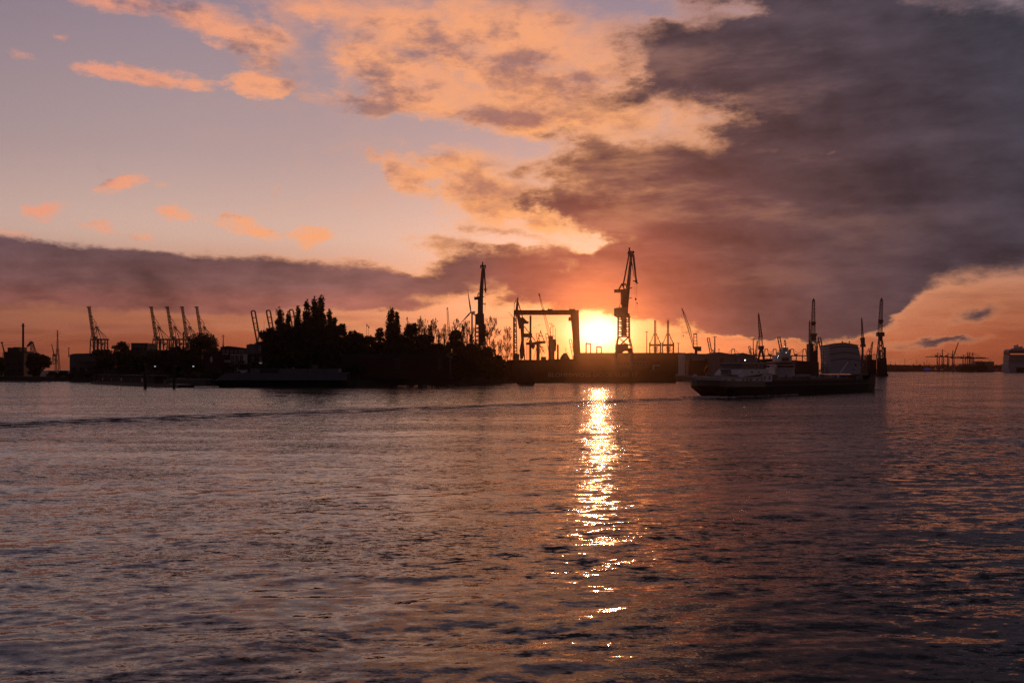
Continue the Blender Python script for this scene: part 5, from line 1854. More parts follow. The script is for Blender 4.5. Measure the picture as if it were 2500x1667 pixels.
for x in (2142.3, 2155):
    e_.box(PX(x, Y), PX(x + 3.4, Y), Y - 6, Y - 2, PZ(876, Y), PZ(854 if x < 2150 else 848, Y))
e_.build('portal_leg', STEEL, d)
dock_tower_crane(1976.5, 781, 840, None, Y + 25, 2.2, 3.2, [(1974.5, 1979, 830, 841, 'cab')], 'thin short lattice mast just left of the tallest upright lattice crane')
c = dock_tower_crane(2106, 775, 825, None, Y + 40, 2.0, 4.2, [(2101.5, 2112, 840, 847, 'machinery_house'), (2103.8, 2108, 847, 880, 'column')],
                     'slim lattice crane on a single column right of the white wrapped ship', lean=-2.2)
MB().bar(P(2105.5, 824, Y + 40), P(2107, 841, Y + 40), 4.5, 3.6).build('jib_foot', STEEL, c)
r = thing('luffing_crane', (PX(2124, Y + 50), Y + 50, 1), 'small crane with a slanting lattice boom left of the outer dock crane', 'crane')
MB().lattice(P(2123.5, 872, Y + 50), P(2130, 836, Y + 50), 2.6, 1.2, 9, 0.35).build('boom', STEEL, r)
af = MB()
for x0, y0, x1, y1 in ((2114, 866, 2121.5, 850), (2121.5, 850, 2124, 866), (2118, 858, 2123, 858)):
    af.bar(P(x0, y0, Y + 50), P(x1, y1, Y + 50), 0.5)
af.bar(P(2130, 834.5, Y + 50), P(2131.5, 834.5, Y + 50), 1.2)
af.build('a_frame', STEEL, r)
MB().box(PX(2117, Y + 50), PX(2128, Y + 50), Y + 48, Y + 52, PZ(880, Y + 50), PZ(866, Y + 50)).build('house', STEEL, r)
r = thing('steel_scaffold', (PX(2134, Y), Y + 10, 1), 'open steel frame on the floating dock wall left of the outer dock crane', 'frame')
m_ = MB()
for x in (2128.5, 2132, 2136, 2139.5):
    m_.bar(P(x, 877.5, Y + 10), P(x, 866, Y + 10), 0.4)
for y in (866, 870, 874):
    m_.bar(P(2128, y, Y + 10), P(2140, y, Y + 10), 0.35)
m_.bar(P(2131, 866, Y + 10), P(2134, 863.5, Y + 10), 0.5)
m_.bar(P(2134, 863.5, Y + 10), P(2138, 866, Y + 10), 0.5)
m_.build('frame', STEEL, r)

# white wrapped ship on the dock
TARP = mat('pale_tarpaulin', (0.58, 0.57, 0.6), 0.7, var=0.12)
TARP2 = mat('grey_tarpaulin_fold', (0.3, 0.295, 0.31), 0.7, var=0.12)
Yw = 1140
ws = thing('wrapped_ship', (PX(2060, Yw), Yw, 1.2), 'ship hull wrapped in pale grey sheeting with arched bands inside the floating dock', 'ship')
outline = [(2026, 912), (2098, 912), (2098.5, 880), (2095.5, 860), (2091.5, 843.5), (2060, 838), (2055, 838), (2021.5, 844), (2023, 870), (2024.5, 885)]
MB().prism([(PX(x, Yw), PZ(y, Yw)) for x, y in outline], Yw - 4, Yw + 30).build('sheeting', TARP, ws)
for i, y0 in enumerate((849, 856.5, 864, 871.5, 879)):
    arc, n = [], 10
    xl, xr = 2022.4 + i * 0.5, 2093 + i * 1.1
    for t in range(n + 1):
        f = t / n
        arc.append((PX(xl + (xr - xl) * f, Yw), PZ(y0 - 5.0 * math.sin(PI * f), Yw)))
    pts = arc + [(x, z - 1.5) for x, z in reversed(arc)]
    MB().prism(pts, Yw - 4.6, Yw - 3.98).build('band', TARP2 if i % 2 == 0 else TARP, ws)
MB().box(PX(2026, Yw), PX(2098, Yw), Yw - 4.4, Yw - 3.98, PZ(884.3, Yw), PZ(883, Yw)).build('band', WHITEP, ws)
MB().prism([(PX(2020, Yw), PZ(844.2, Yw)), (PX(2056, Yw), PZ(837.6, Yw)), (PX(2060, Yw), PZ(837.6, Yw)), (PX(2093, Yw), PZ(843.6, Yw)), (PX(2093, Yw), PZ(842.4, Yw)), (PX(2060, Yw), PZ(836.4, Yw)), (PX(2056, Yw), PZ(836.4, Yw)), (PX(2020, Yw), PZ(843, Yw))], Yw - 5, Yw + 30.5).build('roof_edge', DARKSTEEL, ws)
for x in (2056.5, 2073.5):
    v = MB().bar(P(x, 840, Yw), P(x, 834, Yw), 0.8)
    v.cbox(P(x + .3, 834, Yw), (1.6, 1, 0.9))
    v.build('vent_post', DARKSTEEL, ws)
for x, y, w, h in ((2084.5, 888, 3, 6), (2079, 901, 3, 2.5)):
    MB().box(PX(x, Yw), PX(x + w, Yw), Yw - 4.3, Yw - 3.98, PZ(y + h, Yw), PZ(y, Yw)).build('opening', DARKSTEEL, ws)

# ------------------------------------------------------------------ yacht seen from astern
Y = 900
WHY = mat('yacht_white', (0.6, 0.59, 0.6), 0.4)
ya = thing('yacht', (PX(1916, Y), Y + 20, 0), 'white multi deck motor yacht seen from astern behind the tanker', 'yacht')
k = Y / F


def deck_ring(cx, hw, y, Yn, m, parent, name, h=0.9, depth=24, rnd_=0.35):
    w = hw * k
    z1, z0 = PZ(y, Yn), PZ(y, Yn) - h
    pts = []
    for t in range(9):
        f = -PI / 2 + PI * t / 8
        pts.append((PX(cx, Yn) + w * math.sin(f), Yn - w * rnd_ * math.cos(f)))
    vs = [(x, yy, z0) for x, yy in pts] + [(PX(cx, Yn) + w, Yn + depth, z0), (PX(cx, Yn) - w, Yn + depth, z0)]
    n = len(vs)
    vs += [(x, yy, z1) for x, yy, _ in vs[:n]]
    fs = [tuple(range(n - 1, -1, -1)), tuple(range(n, 2 * n))] + [(i, (i + 1) % n, n + (i + 1) % n, n + i) for i in range(n)]
    mb = MB()
    mb._add(vs, fs)
    return mb.build(name, m, parent)


deck_ring(1915.5, 24, 898, Y - 2, WHY, ya, 'hull', h=12, depth=45)
deck_ring(1915.8, 24.5, 897, Y - 3, WHY, ya, 'deck', h=0.6, depth=30)
deck_ring(1915.8, 21.5, 891.5, Y, GLASSM, ya, 'saloon_glazing', h=2.0, depth=26)
deck_ring(1916, 24.5, 889.5, Y - 3, WHY, ya, 'deck', h=0.75, depth=30)
deck_ring(1916, 20.5, 884.5, Y + 1, GLASSM, ya, 'saloon_glazing', h=1.7, depth=26)
deck_ring(1916.5, 24.5, 882.8, Y - 2, WHY, ya, 'deck', h=0.7, depth=30)
deck_ring(1916.8, 16.5, 870.5, Y + 3, WHY, ya, 'upper_house', h=4.3, depth=20)
deck_ring(1916.8, 9, 874, Y + 1.5, GLASSM, ya, 'saloon_glazing', h=2.6, depth=3)
deck_ring(1916.8, 17.5, 868.8, Y + 1, WHY, ya, 'deck', h=0.6, depth=24)
deck_ring(1917, 13, 859, Y + 5, WHY, ya, 'bridge_house', h=3.6, depth=14)
deck_ring(1917.2, 7, 848.5, Y + 7, WHY, ya, 'mast_house', h=4.0, depth=8)
for x, y, rr in ((1905, 855.5, 1.3), (1927.5, 856, 1.3), (1916.2, 832.5, 1.0), (1911.5, 850, 0.8), (1922.8, 850, 0.8)):
    MB().lathe(P(x, y, Y + 8) + Vector((0, 0, -rr)), [(rr * .3, 0), (rr * .85, rr * .4), (rr, rr), (rr * .8, rr * 1.6), (rr * .15, rr * 2)], 10).build('radar_dome', WHY, ya, True)
ms = MB().bar(P(1917.2, 849, Y + 8), P(1916.8, 834, Y + 8), 1.2, 0.6)
ms.bar(P(1913, 838.5, Y + 8), P(1921.5, 838, Y + 8), 0.5)
ms.bar(P(1914, 843.5, Y + 8), P(1920.5, 843.5, Y + 8), 0.7)
ms.bar(P(1916.5, 834, Y + 8), P(1916.5, 829.5, Y + 8), 0.25)
ms.build('mast', STEEL, ya)
sd = MB()
for s_ in (-1, 1):
    sd.prism([(PX(1916.8 + s_ * 17, Y), PZ(882, Y)), (PX(1916.8 + s_ * 21, Y), PZ(882, Y)), (PX(1916.8 + s_ * 17, Y), PZ(869, Y)), (PX(1916.8 + s_ * 14.5, Y), PZ(862, Y))], Y + 6, Y + 7)
sd.build('wing_panel', WHY, ya)
MB().prism([(PX(1893.5, Y), PZ(897.5, Y)), (PX(1893.5, Y), PZ(889, Y)), (PX(1896, Y), PZ(889, Y)), (PX(1896.5, Y), PZ(897.5, Y))], Y - 2.5, Y + 20).build('bulwark', WHY, ya)
MB().prism([(PX(1935.5, Y), PZ(897.5, Y)), (PX(1936, Y), PZ(889, Y)), (PX(1939, Y), PZ(889, Y)), (PX(1938.5, Y), PZ(897.5, Y))], Y - 2.5, Y + 20).build('bulwark', WHY, ya)
LAMPW = emat('white_deck_lamp', (1.0, 0.93, 0.8), 6.0)
for x, y in ((1900.5, 869.5), (1898.5, 873.3), (1919.5, 861), (1915.8, 846)):
    p = P(x, y, Y - 4)
    MB().lathe(p, [(0.05, 0), (0.2, 0.2), (0.05, 0.4)], 6).build('deck_lamp', LAMPW, ya)


# ------------------------------------------------------------------ container cranes along the far quay
def sts_down(px, Y, label, group, s=1.0, flip=1, apex=852):
    """boom lowered: A-frame apex with stays over a long girder"""
    q = lambda x, y, dy=0.0: P(px + flip * (x - 1871) * s, 901 + (y - 901), Y) + Vector((0, dy, 0))
    k = Y / F
    root = thing('container_crane', (PX(px, Y), Y, 3), label, 'crane', group)
    f = MB()
    f.bar(q(1867.5, apex), q(1874.5, apex), 1.6)
    f.bar(q(1868.5, apex), q(1866, 868), 1.2)
    f.bar(q(1873.5, apex), q(1877, 868), 1.2)
    f.build('apex_frame', STEEL, root)
    st = MB()
    st.bar(q(1868, apex + 1), q(1852, 867), 0.45)
    st.bar(q(1868, apex + 1), q(1860, 867), 0.45)
    st.bar(q(1874, apex + 1), q(1890, 867), 0.5)
    st.build('stay', CABLE, root)
    g_ = MB()
    g_.bar(q(1848, 868.5), q(1894, 868.5), 2.4, 2.4, 5, 5)
    g_.cbox(q(1880, 865.5), (7, 5, 3))
    g_.build('girder', STEEL, root)
    for x in (1866, 1881):
        MB().bar(q(x, 868), Vector((q(x, 868).x, Y, 3)), 1.8).build('leg', STEEL, root)
    br = MB()
    br.bar(q(1866, 871), q(1881, 880), 0.7)
    br.build('brace', STEEL, root)
    return root


GQ = 'container cranes with lowered booms along the far quay'
sts_down(1790, 2200, 'far container crane with lowered boom seen over the roof of the pale shed', GQ)
sts_down(1871, 2200, 'far lowered boom container crane just right of the splayed leg crane', GQ)
sts_down(1891.5, 2210, 'far lowered boom container crane behind the yacht mast', GQ)
sts_down(1934, 2200, 'far lowered boom container crane right of the yacht mast', GQ)
sts_down(1964, 2210, 'far lowered boom container crane left of the floating dock tower', GQ)
sts_down(1836, 2220, 'far lowered boom container crane left of the splayed leg crane', GQ)
GR = 'loop headed container cranes along the far quay'
sts_loop(1726.5 - 613, 825 - 759, 1900, 0.55, 'far loop headed crane left of the twin headed mast on the shed', GR)
sts_loop(1898.5 - 613, 823 - 759, 2000, 0.6, 'far loop headed crane rising just left of the yacht mast', GR)
sts_loop(1997.5 - 613, 824 - 759, 2000, 0.62, 'far loop headed crane between the dock tower and the white wrapped ship', GR)
sts_loop(1827.5 - 613, 845 - 759, 2100, 0.4, 'small far loop headed crane left of the twin headed mast by the splayed leg crane', GR)
r = thing('luffing_crane', (PX(1846, 1500), 1500, 3), 'thin slanting boom just left of the splayed leg crane', 'crane')
MB().lattice(P(1844, 875, 1500), P(1849.5, 832, 1500), 2.6, 1.4, 10, 0.4).build('boom', STEEL, r)
MB().box(PX(1841, 1500), PX(1848, 1500), 1498, 1502, 3, PZ(872, 1500)).build('house', STEEL, r)
r = thing('luffing_crane', (PX(1994, 1500), 1500, 3), 'thin slanting boom just right of the dock tower', 'crane')
MB().lattice(P(1992, 875, 1500), P(1996.5, 833, 1500), 2.4, 1.4, 10, 0.4).build('boom', STEEL, r)
MB().box(PX(1988, 1500), PX(1996, 1500), 1498, 1502, 3, PZ(872, 1500)).build('house', STEEL, r)

# ------------------------------------------------------------------ far right terminal
Y = 2900
q = lambda x, y, dy=0.0: P(x, y, Y) + Vector((0, dy, 0))
GF = 'container cranes of the far right terminal'


def term_crane(px, apex, gy, x0, x1, legs, label, up=None):
    root = thing('container_crane', (PX(px, Y), Y, 4), label, 'crane', GF)
    MB().bar(q(px, gy), q(px, apex), 2.2, 1.4).build('mast', STEEL, root)
    MB().bar(q(x0, gy), q(x1, gy), 2.0, 2.0, 5, 5).build('girder', STEEL, root)
    st = MB()
    st.bar(q(px, apex + .5), q(px + (x1 - px) * 0.72, gy), 0.6)
    st.bar(q(px, apex + .5), q(px + (x0 - px) * 0.72, gy), 0.6)
    st.build('stay', CABLE, root)
    MB().cbox(q(px - 3, gy - 2.2), (9, 5, 4)).build('machinery_house', STEEL, root)
    for x in legs:
        MB().bar(q(x, gy), Vector((PX(x, Y), Y, 4)), 2.0).build('leg', STEEL, root)
    b = MB().bar(q(legs[0], gy + 6), Vector((PX(legs[1], Y), Y, 5)), 0.8)
    b.build('brace', STEEL, root)
    if up:
        MB().bar(q(*up[0]), q(*up[1]), 2.4, 1.8).build('raised_boom', STEEL_RED, root)
    return root


term_crane(2289.5, 861, 871, 2260, 2312, (2288, 2293), 'leftmost far terminal crane with its boom level')
term_crane(2301, 853, 871.2, 2290, 2346, (2300, 2304), 'tallest masted far terminal crane')
term_crane(2314, 863, 871.4, 2300, 2340, (2313, 2316.5), 'far terminal crane right of the tallest mast')
term_crane(2326, 855, 874, 2322, 2352, (2325.5, 2329), 'far terminal crane with one boom raised steeply', up=((2328.5, 868), (2340, 835.5)))
term_crane(2352, 866, 874.5, 2328, 2372, (2351, 2356.5), 'far terminal crane in the middle of the right group')
term_crane(2362.5, 859, 874.7, 2346, 2400, (2361.5, 2366), 'left one of the close pair of far terminal cranes')
term_crane(2367.5, 859.3, 873, 2360, 2406, (2367, 2370.5), 'right one of the close pair of far terminal cranes')
term_crane(2375, 860, 874.8, 2366, 2414, (2374, 2377.5), 'rightmost far terminal crane with a long level boom')
# far buildings, tree belt and mast poles
Y = 3200
block('far_warehouse', 2160, 2218, 0, 0, 891, Y, 'long low warehouse on the far shore right of the floating dock', DARKSTEEL, DARKSTEEL, 60, 4)
block('far_warehouse', 2228, 2252, 0, 0, 892, Y, 'low far warehouse left of the blue lit sign', DARKSTEEL, DARKSTEEL, 60, 4)
cells = []
g = random.Random(3)
for i in range(150):
    px = 2150 + i * 3.2
    zt = PZ(889.5 + g.uniform(-1.2, 2.0), 3300)
    cells.append((PX(px, 3300), 3300 + g.uniform(-10, 10), zt - 6, 6, 6, 6))
    cells.append((PX(px, 3300), 3300 + g.uniform(-10, 10), zt - 12, 7, 7, 7))
ft = link_mesh('far_trees', leaf_mesh('far_trees', cells, 9000, 3.6, 4, LEAF))
tag(ft, 'dark belt of trees along the far shore behind the terminal cranes', 'trees', kind='stuff')
BLUE = emat('blue_lit_sign', (0.08, 0.1, 0.6), 0.1)
r = thing('lit_shed', (PX(2262, 3180), 3180, 4), 'low far shed with a blue lit front', 'building')
MB().box(PX(2252, 3180), PX(2272, 3180), 3180, 3200, 4, PZ(897, 3180)).build('wall', DARKSTEEL, r)
MB().prism([(PX(2254.5, 3180), PZ(903, 3180)), (PX(2271, 3180), PZ(903, 3180)), (PX(2269, 3180), PZ(898, 3180)), (PX(2258, 3180), PZ(898, 3180))], 3178.6, 3179.8).build('lit_front', BLUE, r)
for x, t, nm in ((2174.5, 883, 'first'), (2185.5, 882, 'second'), (2209, 876, 'third'), (2238, 877, 'fourth'), (2263, 878, 'fifth'), (2269, 884, 'sixth')):
    MB().bar((PX(x, Y), Y, 4), (PX(x, Y), Y, PZ(t, Y)), 1.1, 0.7).thing('light_pole', STEEL, f'{nm} thin light pole from the left on the far right shore', 'light pole', 'light poles of the far shore')
MB().tube((PX(2256, Y), Y, 4), (PX(2256, Y), Y, PZ(884, Y)), 1.3, 1.2, 8).thing('smokestack', STEEL, 'short stout stack on the far shore left of the terminal cranes', 'chimney')
# container ship at the terminal
Y = 2800
r = thing('container_ship', (PX(2400, Y), Y, 0), 'container ship with a pale bow berthed under the far terminal cranes', 'ship')
MB().prism([(PX(2340, Y), -1), (PX(2419, Y), -1), (PX(2427, Y), PZ(896, Y)), (PX(2405, Y), PZ(896.5, Y)), (PX(2404, Y), PZ(893, Y)), (PX(2340, Y), PZ(893, Y))], Y - 14, Y + 14).build('hull', HULL_DK, r)
MB().prism([(PX(2407, Y), PZ(904.5, Y)), (PX(2423.5, Y), PZ(904.5, Y)), (PX(2426.6, Y), PZ(896.8, Y)), (PX(2405.6, Y), PZ(897.3, Y))], Y - 14.6, Y - 13.9).build('pale_bow', GREYP, r)
for x0, x1, t in ((2345, 2376, 888), (2378, 2400, 882), (2383, 2422, 884), (2400, 2422, 882.5)):
    MB().box(PX(x0, Y), PX(x1, Y), Y - 12 + x0 % 5, Y + 12, PZ(893, Y), PZ(t, Y)).build('container_stack', STEEL_GREY, r)
m_ = MB()
for x in (2386, 2389, 2392, 2395, 2397):
    m_.bar(P(x, 882, Y), P(x, 879.5, Y), 0.8)
m_.bar(P(2412, 883, Y), P(2421, 879, Y), 0.9)
m_.build('mast', STEEL, r)
# cruise ship at the right edge
Y = 2500
cr = thing('cruise_ship', (PX(2500, Y), Y, 0), 'large white cruise ship cut off by the right picture edge', 'ship')
CW = mat('cruise_white', (0.5, 0.52, 0.55), 0.45)
MB().prism([(PX(2466, Y), -1), (PX(2640, Y), -1), (PX(2640, Y), PZ(888, Y)), (PX(2460.5, Y), PZ(888, Y)), (PX(2462.5, Y), PZ(898, Y))], Y, Y + 34).build('hull', CW, cr)
MB().prism([(PX(2482, Y), -0.8), (PX(2641, Y), -0.8), (PX(2641, Y), PZ(897, Y)), (PX(2481, Y), PZ(896.5, Y))], Y - 0.6, Y - 0.02).build('boot_stripe', HULL_DK, cr)
for i in range(7):
    yt = 885.5 - i * 3.35
    MB().box(PX(2463.5 + (i > 4) * 1.5, Y), PX(2640, Y), Y + 1.5, Y + 32, PZ(yt + 1.95, Y), PZ(yt, Y)).build('deck', CW, cr)
    MB().box(PX(2465, Y), PX(2639, Y), Y + 2.6, Y + 31, PZ(yt + 3.35, Y), PZ(yt + 1.95, Y)).build('balcony_glazing', GLASSM, cr)
MB().box(PX(2464.8, Y), PX(2640, Y), Y + 3, Y + 30, PZ(862.2, Y), PZ(856, Y)).build('bridge_glazing', GLASSM, cr)
MB().prism([(PX(2464, Y), PZ(856, Y)), (PX(2640, Y), PZ(856, Y)), (PX(2640, Y), PZ(851.5, Y)), (PX(2470, Y), PZ(851.8, Y))], Y + 2, Y + 31).build('top_deck', CW, cr)
wing = MB().prism([(PX(2450.5, Y), PZ(861.5, Y)), (PX(2466, Y), PZ(861.5, Y)), (PX(2466, Y), PZ(866.8, Y)), (PX(2455, Y), PZ(866, Y)), (PX(2451.5, Y), PZ(864, Y))], Y - 1, Y + 4)
wing.build('bridge_wing', CW, cr)
MB().box(PX(2457.5, Y), PX(2466, Y), Y - .5, Y + 3, PZ(885, Y), PZ(882.5, Y)).build('platform', CW, cr)
fu = MB()
for x, t in ((2481.5, 842.5), (2487.5, 841), (2493, 846), (2498, 845)):
    fu.box(PX(x, Y), PX(x + 2.6, Y), Y + 8, Y + 14, PZ(852, Y), PZ(t, Y))
fu.box(PX(2478, Y), PX(2505, Y), Y + 6, Y + 18, PZ(852, Y), PZ(849.5, Y))
fu.build('funnel', CW, cr)
# buoy and launch on the far water
r = thing('buoy', P(2383, 908, 2700), 'small dark buoy on the far water below the container ship', 'buoy')
Y = 8 * F / 7.6
MB().lathe((PX(2383, Y), Y, -0.4), [(2.4, 0), (6.0, 0.6), (6.0, 1.6), (1.8, 2.4), (1.2, 5.5), (0.3, 6.5)], 12).build('float', DARKSTEEL, r)

# ================================================================== boats and pontoons
def loft(sections, cap=True):
    """hull skin from cross sections, each a list of the same number of points"""
    mb = MB()
    n = len(sections[0])
    vs = [p for s in sections for p in s]
    fs = []
    for i in range(len(sections) - 1):
        for j in range(n - 1):
            fs.append((i * n + j, (i + 1) * n + j, (i + 1) * n + j + 1, i * n + j + 1))
    if cap:
        fs.append(tuple(range(n)))
        fs.append(tuple((len(sections) - 1) * n + j for j in range(n - 1, -1, -1)))
    mb._add(vs, fs)
    return mb


# ---- the tanker under way: local x from stern to bow, y to port, z up
S0 = Vector((54.0, 279.5, 0.0))
B0 = Vector((132.5, 363.0, 0.0))
ANG = math.atan2(B0.y - S0.y, B0.x - S0.x)
LEN = (B0 - S0).length
tk = thing('tanker', S0, 'dark hulled river tanker with white aft deckhouse steaming to the right', 'tanker')
tk.rotation_euler = (0, 0, ANG)
HW = 5.6


def hull_sections(zfun, inset=0.0, zb=-1.2, bottom=True):
    secs = []
    for s, w in ((0.0, 0.30), (0.6, 0.62), (1.8, 0.86), (4.0, 0.97), (8, 1.0), (30, 1.0), (60, 1.0), (85, 1.0), (95, 0.97), (101, 0.84), (105, 0.62), (107.6, 0.34), (108.8, 0.06)):
        s = s / 108.8 * LEN
        top = zfun(s)
        under = 1.0 - 0.7 * max(0, 1 - s / 10.0)       # stern counter lifts out of the water
        x_lo = s + (5.0 * max(0, 1 - s / 9.0)) - (2.2 if s > LEN - 4 else 0.6 * max(0, (s - 95) / 14))
        zlow = zb + 2.6 * max(0, 1 - s / 5.0)
        w_ = HW * w - inset
        w_lo = max(0.05, w_ * (under * 0.92))
        secs.append([(s, w_, top), (s, w_ * 1.0, top * 0.45 + 0.6), (x_lo, w_lo, zlow), (x_lo, -w_lo, zlow), (s, -w_ * 1.0, top * 0.45 + 0.6), (s, -w_, top)])
    return secs


def sheer(s):
    f = s / LEN
    return 4.25 + 1.0 * max(0, (f - 0.78) / 0.22) ** 1.5 + 0.5 * max(0, 1 - f / 0.12)


hull = loft(hull_sections(sheer)).build_local('hull', HULL_DK, tk)
MB().box(2.5, LEN - 5, -HW + .5, HW - .5, sheer(50) - 0.32, sheer(50) - 0.30).build_local('deck', STEEL_RED, tk)
# rubbing strake and green band of the stern
st = MB()
for y in (-1, 1):
    st.box(6, LEN - 12, y * HW - .06 if y < 0 else HW - .02, y * HW + .02 if y < 0 else HW + .06, 3.0, 3.22)
st.build_local('rubbing_strake', DARKSTEEL, tk)
AFT = mat('grey_green_stern_paint', (0.085, 0.095, 0.09), 0.5)
aft = MB()
for (s0, w0), (s1, w1) in zip(((-0.03, 0.31), (0.58, 0.635), (1.78, 0.875), (4.0, 0.985), (8, 1.012)), ((0.58, 0.635), (1.78, 0.875), (4.0, 0.985), (8, 1.012), (26, 1.012))):
    for y in (-1, 1):
        a = [(s0, y * HW * w0, sheer(s0) - 1.5), (s1, y * HW * w1, sheer(s1) - 1.5), (s1, y * HW * w1, sheer(s1) + 0.15), (s0, y * HW * w0, sheer(s0) + 0.15)]
        aft._add(a, [(0, 1, 2, 3)])
aft._add([(-0.03, -HW * .31, sheer(0) - 1.5), (-0.03, HW * .31, sheer(0) - 1.5), (-0.03, HW * .31, sheer(0) + .15), (-0.03, -HW * .31, sheer(0) + .15)], [(0, 1, 2, 3)])
aft.build_local('stern_bulwark', AFT, tk)
Zd = sheer(50)
# deckhouse, accommodation, wheelhouse
dh = MB().box(3.0, 25.5, -4.6, 4.6, Zd - .2, Zd + 1.25).build_local('deckhouse', WHITEP, tk)
for s, w in ((4.5, 1.4), (8.5, 1.8), (14.5, 1.0), (16.6, 1.6), (18.8, 1.3), (22.5, 1.2)):
    MB().box(s, s + w, -4.66, -4.5, Zd + .3, Zd + .95).build_local('window', GLASSM, dh)
MB().box(2.7, 26.0, -4.9, 4.9, Zd + 1.25, Zd + 1.42).build_local('deckhouse_roof', WHITEP, tk)
ab = MB().box(26.5, 32.5, -4.4, 4.4, Zd - .2, Zd + 2.35).build_local('forward_house', WHITEP, tk)
for s in (27.6, 30.4):
    MB().box(s, s + .8, -4.46, -4.3, Zd + .5, Zd + 1.6).build_local('door', GREYP, ab)
MB().box(26.2, 32.9, -4.7, 4.7, Zd + 2.35, Zd + 2.5).build_local('forward_house_roof', WHITEP, tk)
ac = MB().prism([(14.0, Zd + 1.42), (31.0, Zd + 2.52), (31.0, Zd + 3.75), (15.5, Zd + 3.75), (13.0, Zd + 2.2)], -4.0, 4.0).build_local('bridge_deck', WHITEP, tk)
for s in (20.5, 24.8):
    MB().box(s, s + .9, -4.06, -3.9, Zd + 2.6, Zd + 3.2).build_local('window', GLASSM, ac)
wh = MB().prism([(16.2, Zd + 3.75), (29.0, Zd + 3.75), (29.6, Zd + 5.4), (16.0, Zd + 5.4)], -3.3, 3.3).build_local('wheelhouse', GREYP, tk)
for i in range(6):
    s = 17.0 + i * 2.05
    MB().box(s, s + 1.5, -3.37, -3.2, Zd + 4.35, Zd + 5.15).build_local('window', GLASSM, wh)
MB().box(15.6, 30.0, -3.6, 3.6, Zd + 5.4, Zd + 5.6).build_local('wheelhouse_roof', WHITEP, tk)
MB().bar((17.0, -1, Zd + 5.6), (17.0, -1, Zd + 6.3), 0.12).build_local('aerial', STEEL_GREY, tk)
rd = MB().bar((20.5, 0, Zd + 5.6), (20.5, 0, Zd + 6.2), 0.2)
rd.bar((18.4, -1.0, Zd + 6.15), (22.5, 1.0, Zd + 6.15), 0.22)
rd.build_local('radar_scanner', STEEL_GREY, tk)
rd = MB().bar((26, 0, Zd + 5.6), (26, 0, Zd + 7.0), 0.14)
rd.bar((25.2, 0, Zd + 6.5), (27.0, 0, Zd + 6.5), 0.1)
rd.build_local('radar_mast', STEEL_GREY, tk)
MB().bar((28.3, -2.8, Zd + 5.6), (28.3, -2.8, Zd + 6.1), 0.3).build_local('searchlight', STEEL_GREY, tk)
MB().lathe((23.0, -0.5, Zd + 6.35), [(0.03, 0), (0.13, 0.12), (0.03, 0.26)], 8).build_local('mast_light', emat('mast_light', (1, 0.92, 0.85), 14.0), tk)
MB().bar((23.0, -0.5, Zd + 5.6), (23.0, -0.5, Zd + 6.36), 0.07).build_local('light_post', STEEL_GREY, tk)
# funnel bend, lifeboat davit, dome, stanchions
MB().prism([(11.6, Zd + 1.42), (13.6, Zd + 1.42), (13.9, Zd + 3.2), (13.0, Zd + 4.0), (11.7, Zd + 3.6), (12.3, Zd + 2.9)], -1.2, 1.2).build_local('funnel', GREYP, tk)
MB().prism([(4.8, Zd + 1.42), (11.0, Zd + 1.42), (11.8, Zd + 2.0), (9.5, Zd + 2.15), (5.4, Zd + 1.85)], -2.4, 0.2).build_local('tender', GREYP, tk)
MB().lathe((0.9, 2.9, Zd + .9), [(0.15, 0), (0.3, 0.15), (0.52, 0.45), (0.58, 0.8), (0.5, 1.15), (0.25, 1.4), (0.03, 1.46)], 14).build_local('satellite_dome', WHITEP, tk, True)
MB().bar((0.9, 2.9, Zd - .2), (0.9, 2.9, Zd + 1.0), 0.16).build_local('dome_post', STEEL_GREY, tk)
# ensign: staff and a draped three-band flag
BLK = mat('flag_black', (0.012, 0.012, 0.012), 0.8)
RED = mat('flag_red', (0.35, 0.02, 0.015), 0.8)
GLD = mat('flag_gold', (0.62, 0.3, 0.03), 0.8)
for m_ in (RED, GLD, BLK):
    t_ = m_.node_tree
    b_ = t_.nodes['Principled BSDF']
    b_.inputs['Subsurface Weight'].default_value = 0.0
    tr = t_.nodes.new('ShaderNodeBsdfTranslucent')
    ms_ = t_.nodes.new('ShaderNodeMixShader')
    ms_.inputs[0].default_value = 0.5
    src = b_.inputs['Base Color'].links[0].from_socket
    t_.links.new(src, tr.inputs[0])
    t_.links.new(b_.outputs[0], ms_.inputs[1])
    t_.links.new(tr.outputs[0], ms_.inputs[2])
    t_.links.new(ms_.outputs[0], t_.nodes['Material Output'].inputs[0])
flag = MB().bar((5.6, 2.0, Zd + 1.4), (6.6, 2.0, Zd + 5.7), 0.07).build_local('flagstaff', STEEL_GREY, tk)
for (m_, nm, o0, o1) in ((BLK, 'flag_band_black', 0.0, 0.55), (RED, 'flag_band_red', 0.55, 1.1), (GLD, 'flag_band_gold', 1.1, 1.65)):
    fb = MB()
    nseg = 8
    for i in range(nseg):
        r0, r1 = i / nseg, (i + 1) / nseg
        def fp(f, o):
            # hangs down along the staff and blows a little aft
            return (6.55 - 0.9 * f - o * 0.85 + 0.25 * math.sin(5 * f), 2.0 + 0.22 * math.sin(7 * f + o * 2) - .1, Zd + 5.6 - 2.5 * f - o * 0.25 + 0.35 * (1 - f) * (o - .6))
        fb._add([fp(r0, o0), fp(r1, o0), fp(r1, o1), fp(r0, o1)], [(0, 1, 2, 3)])
    fb.build_local(nm, m_, tk, True)
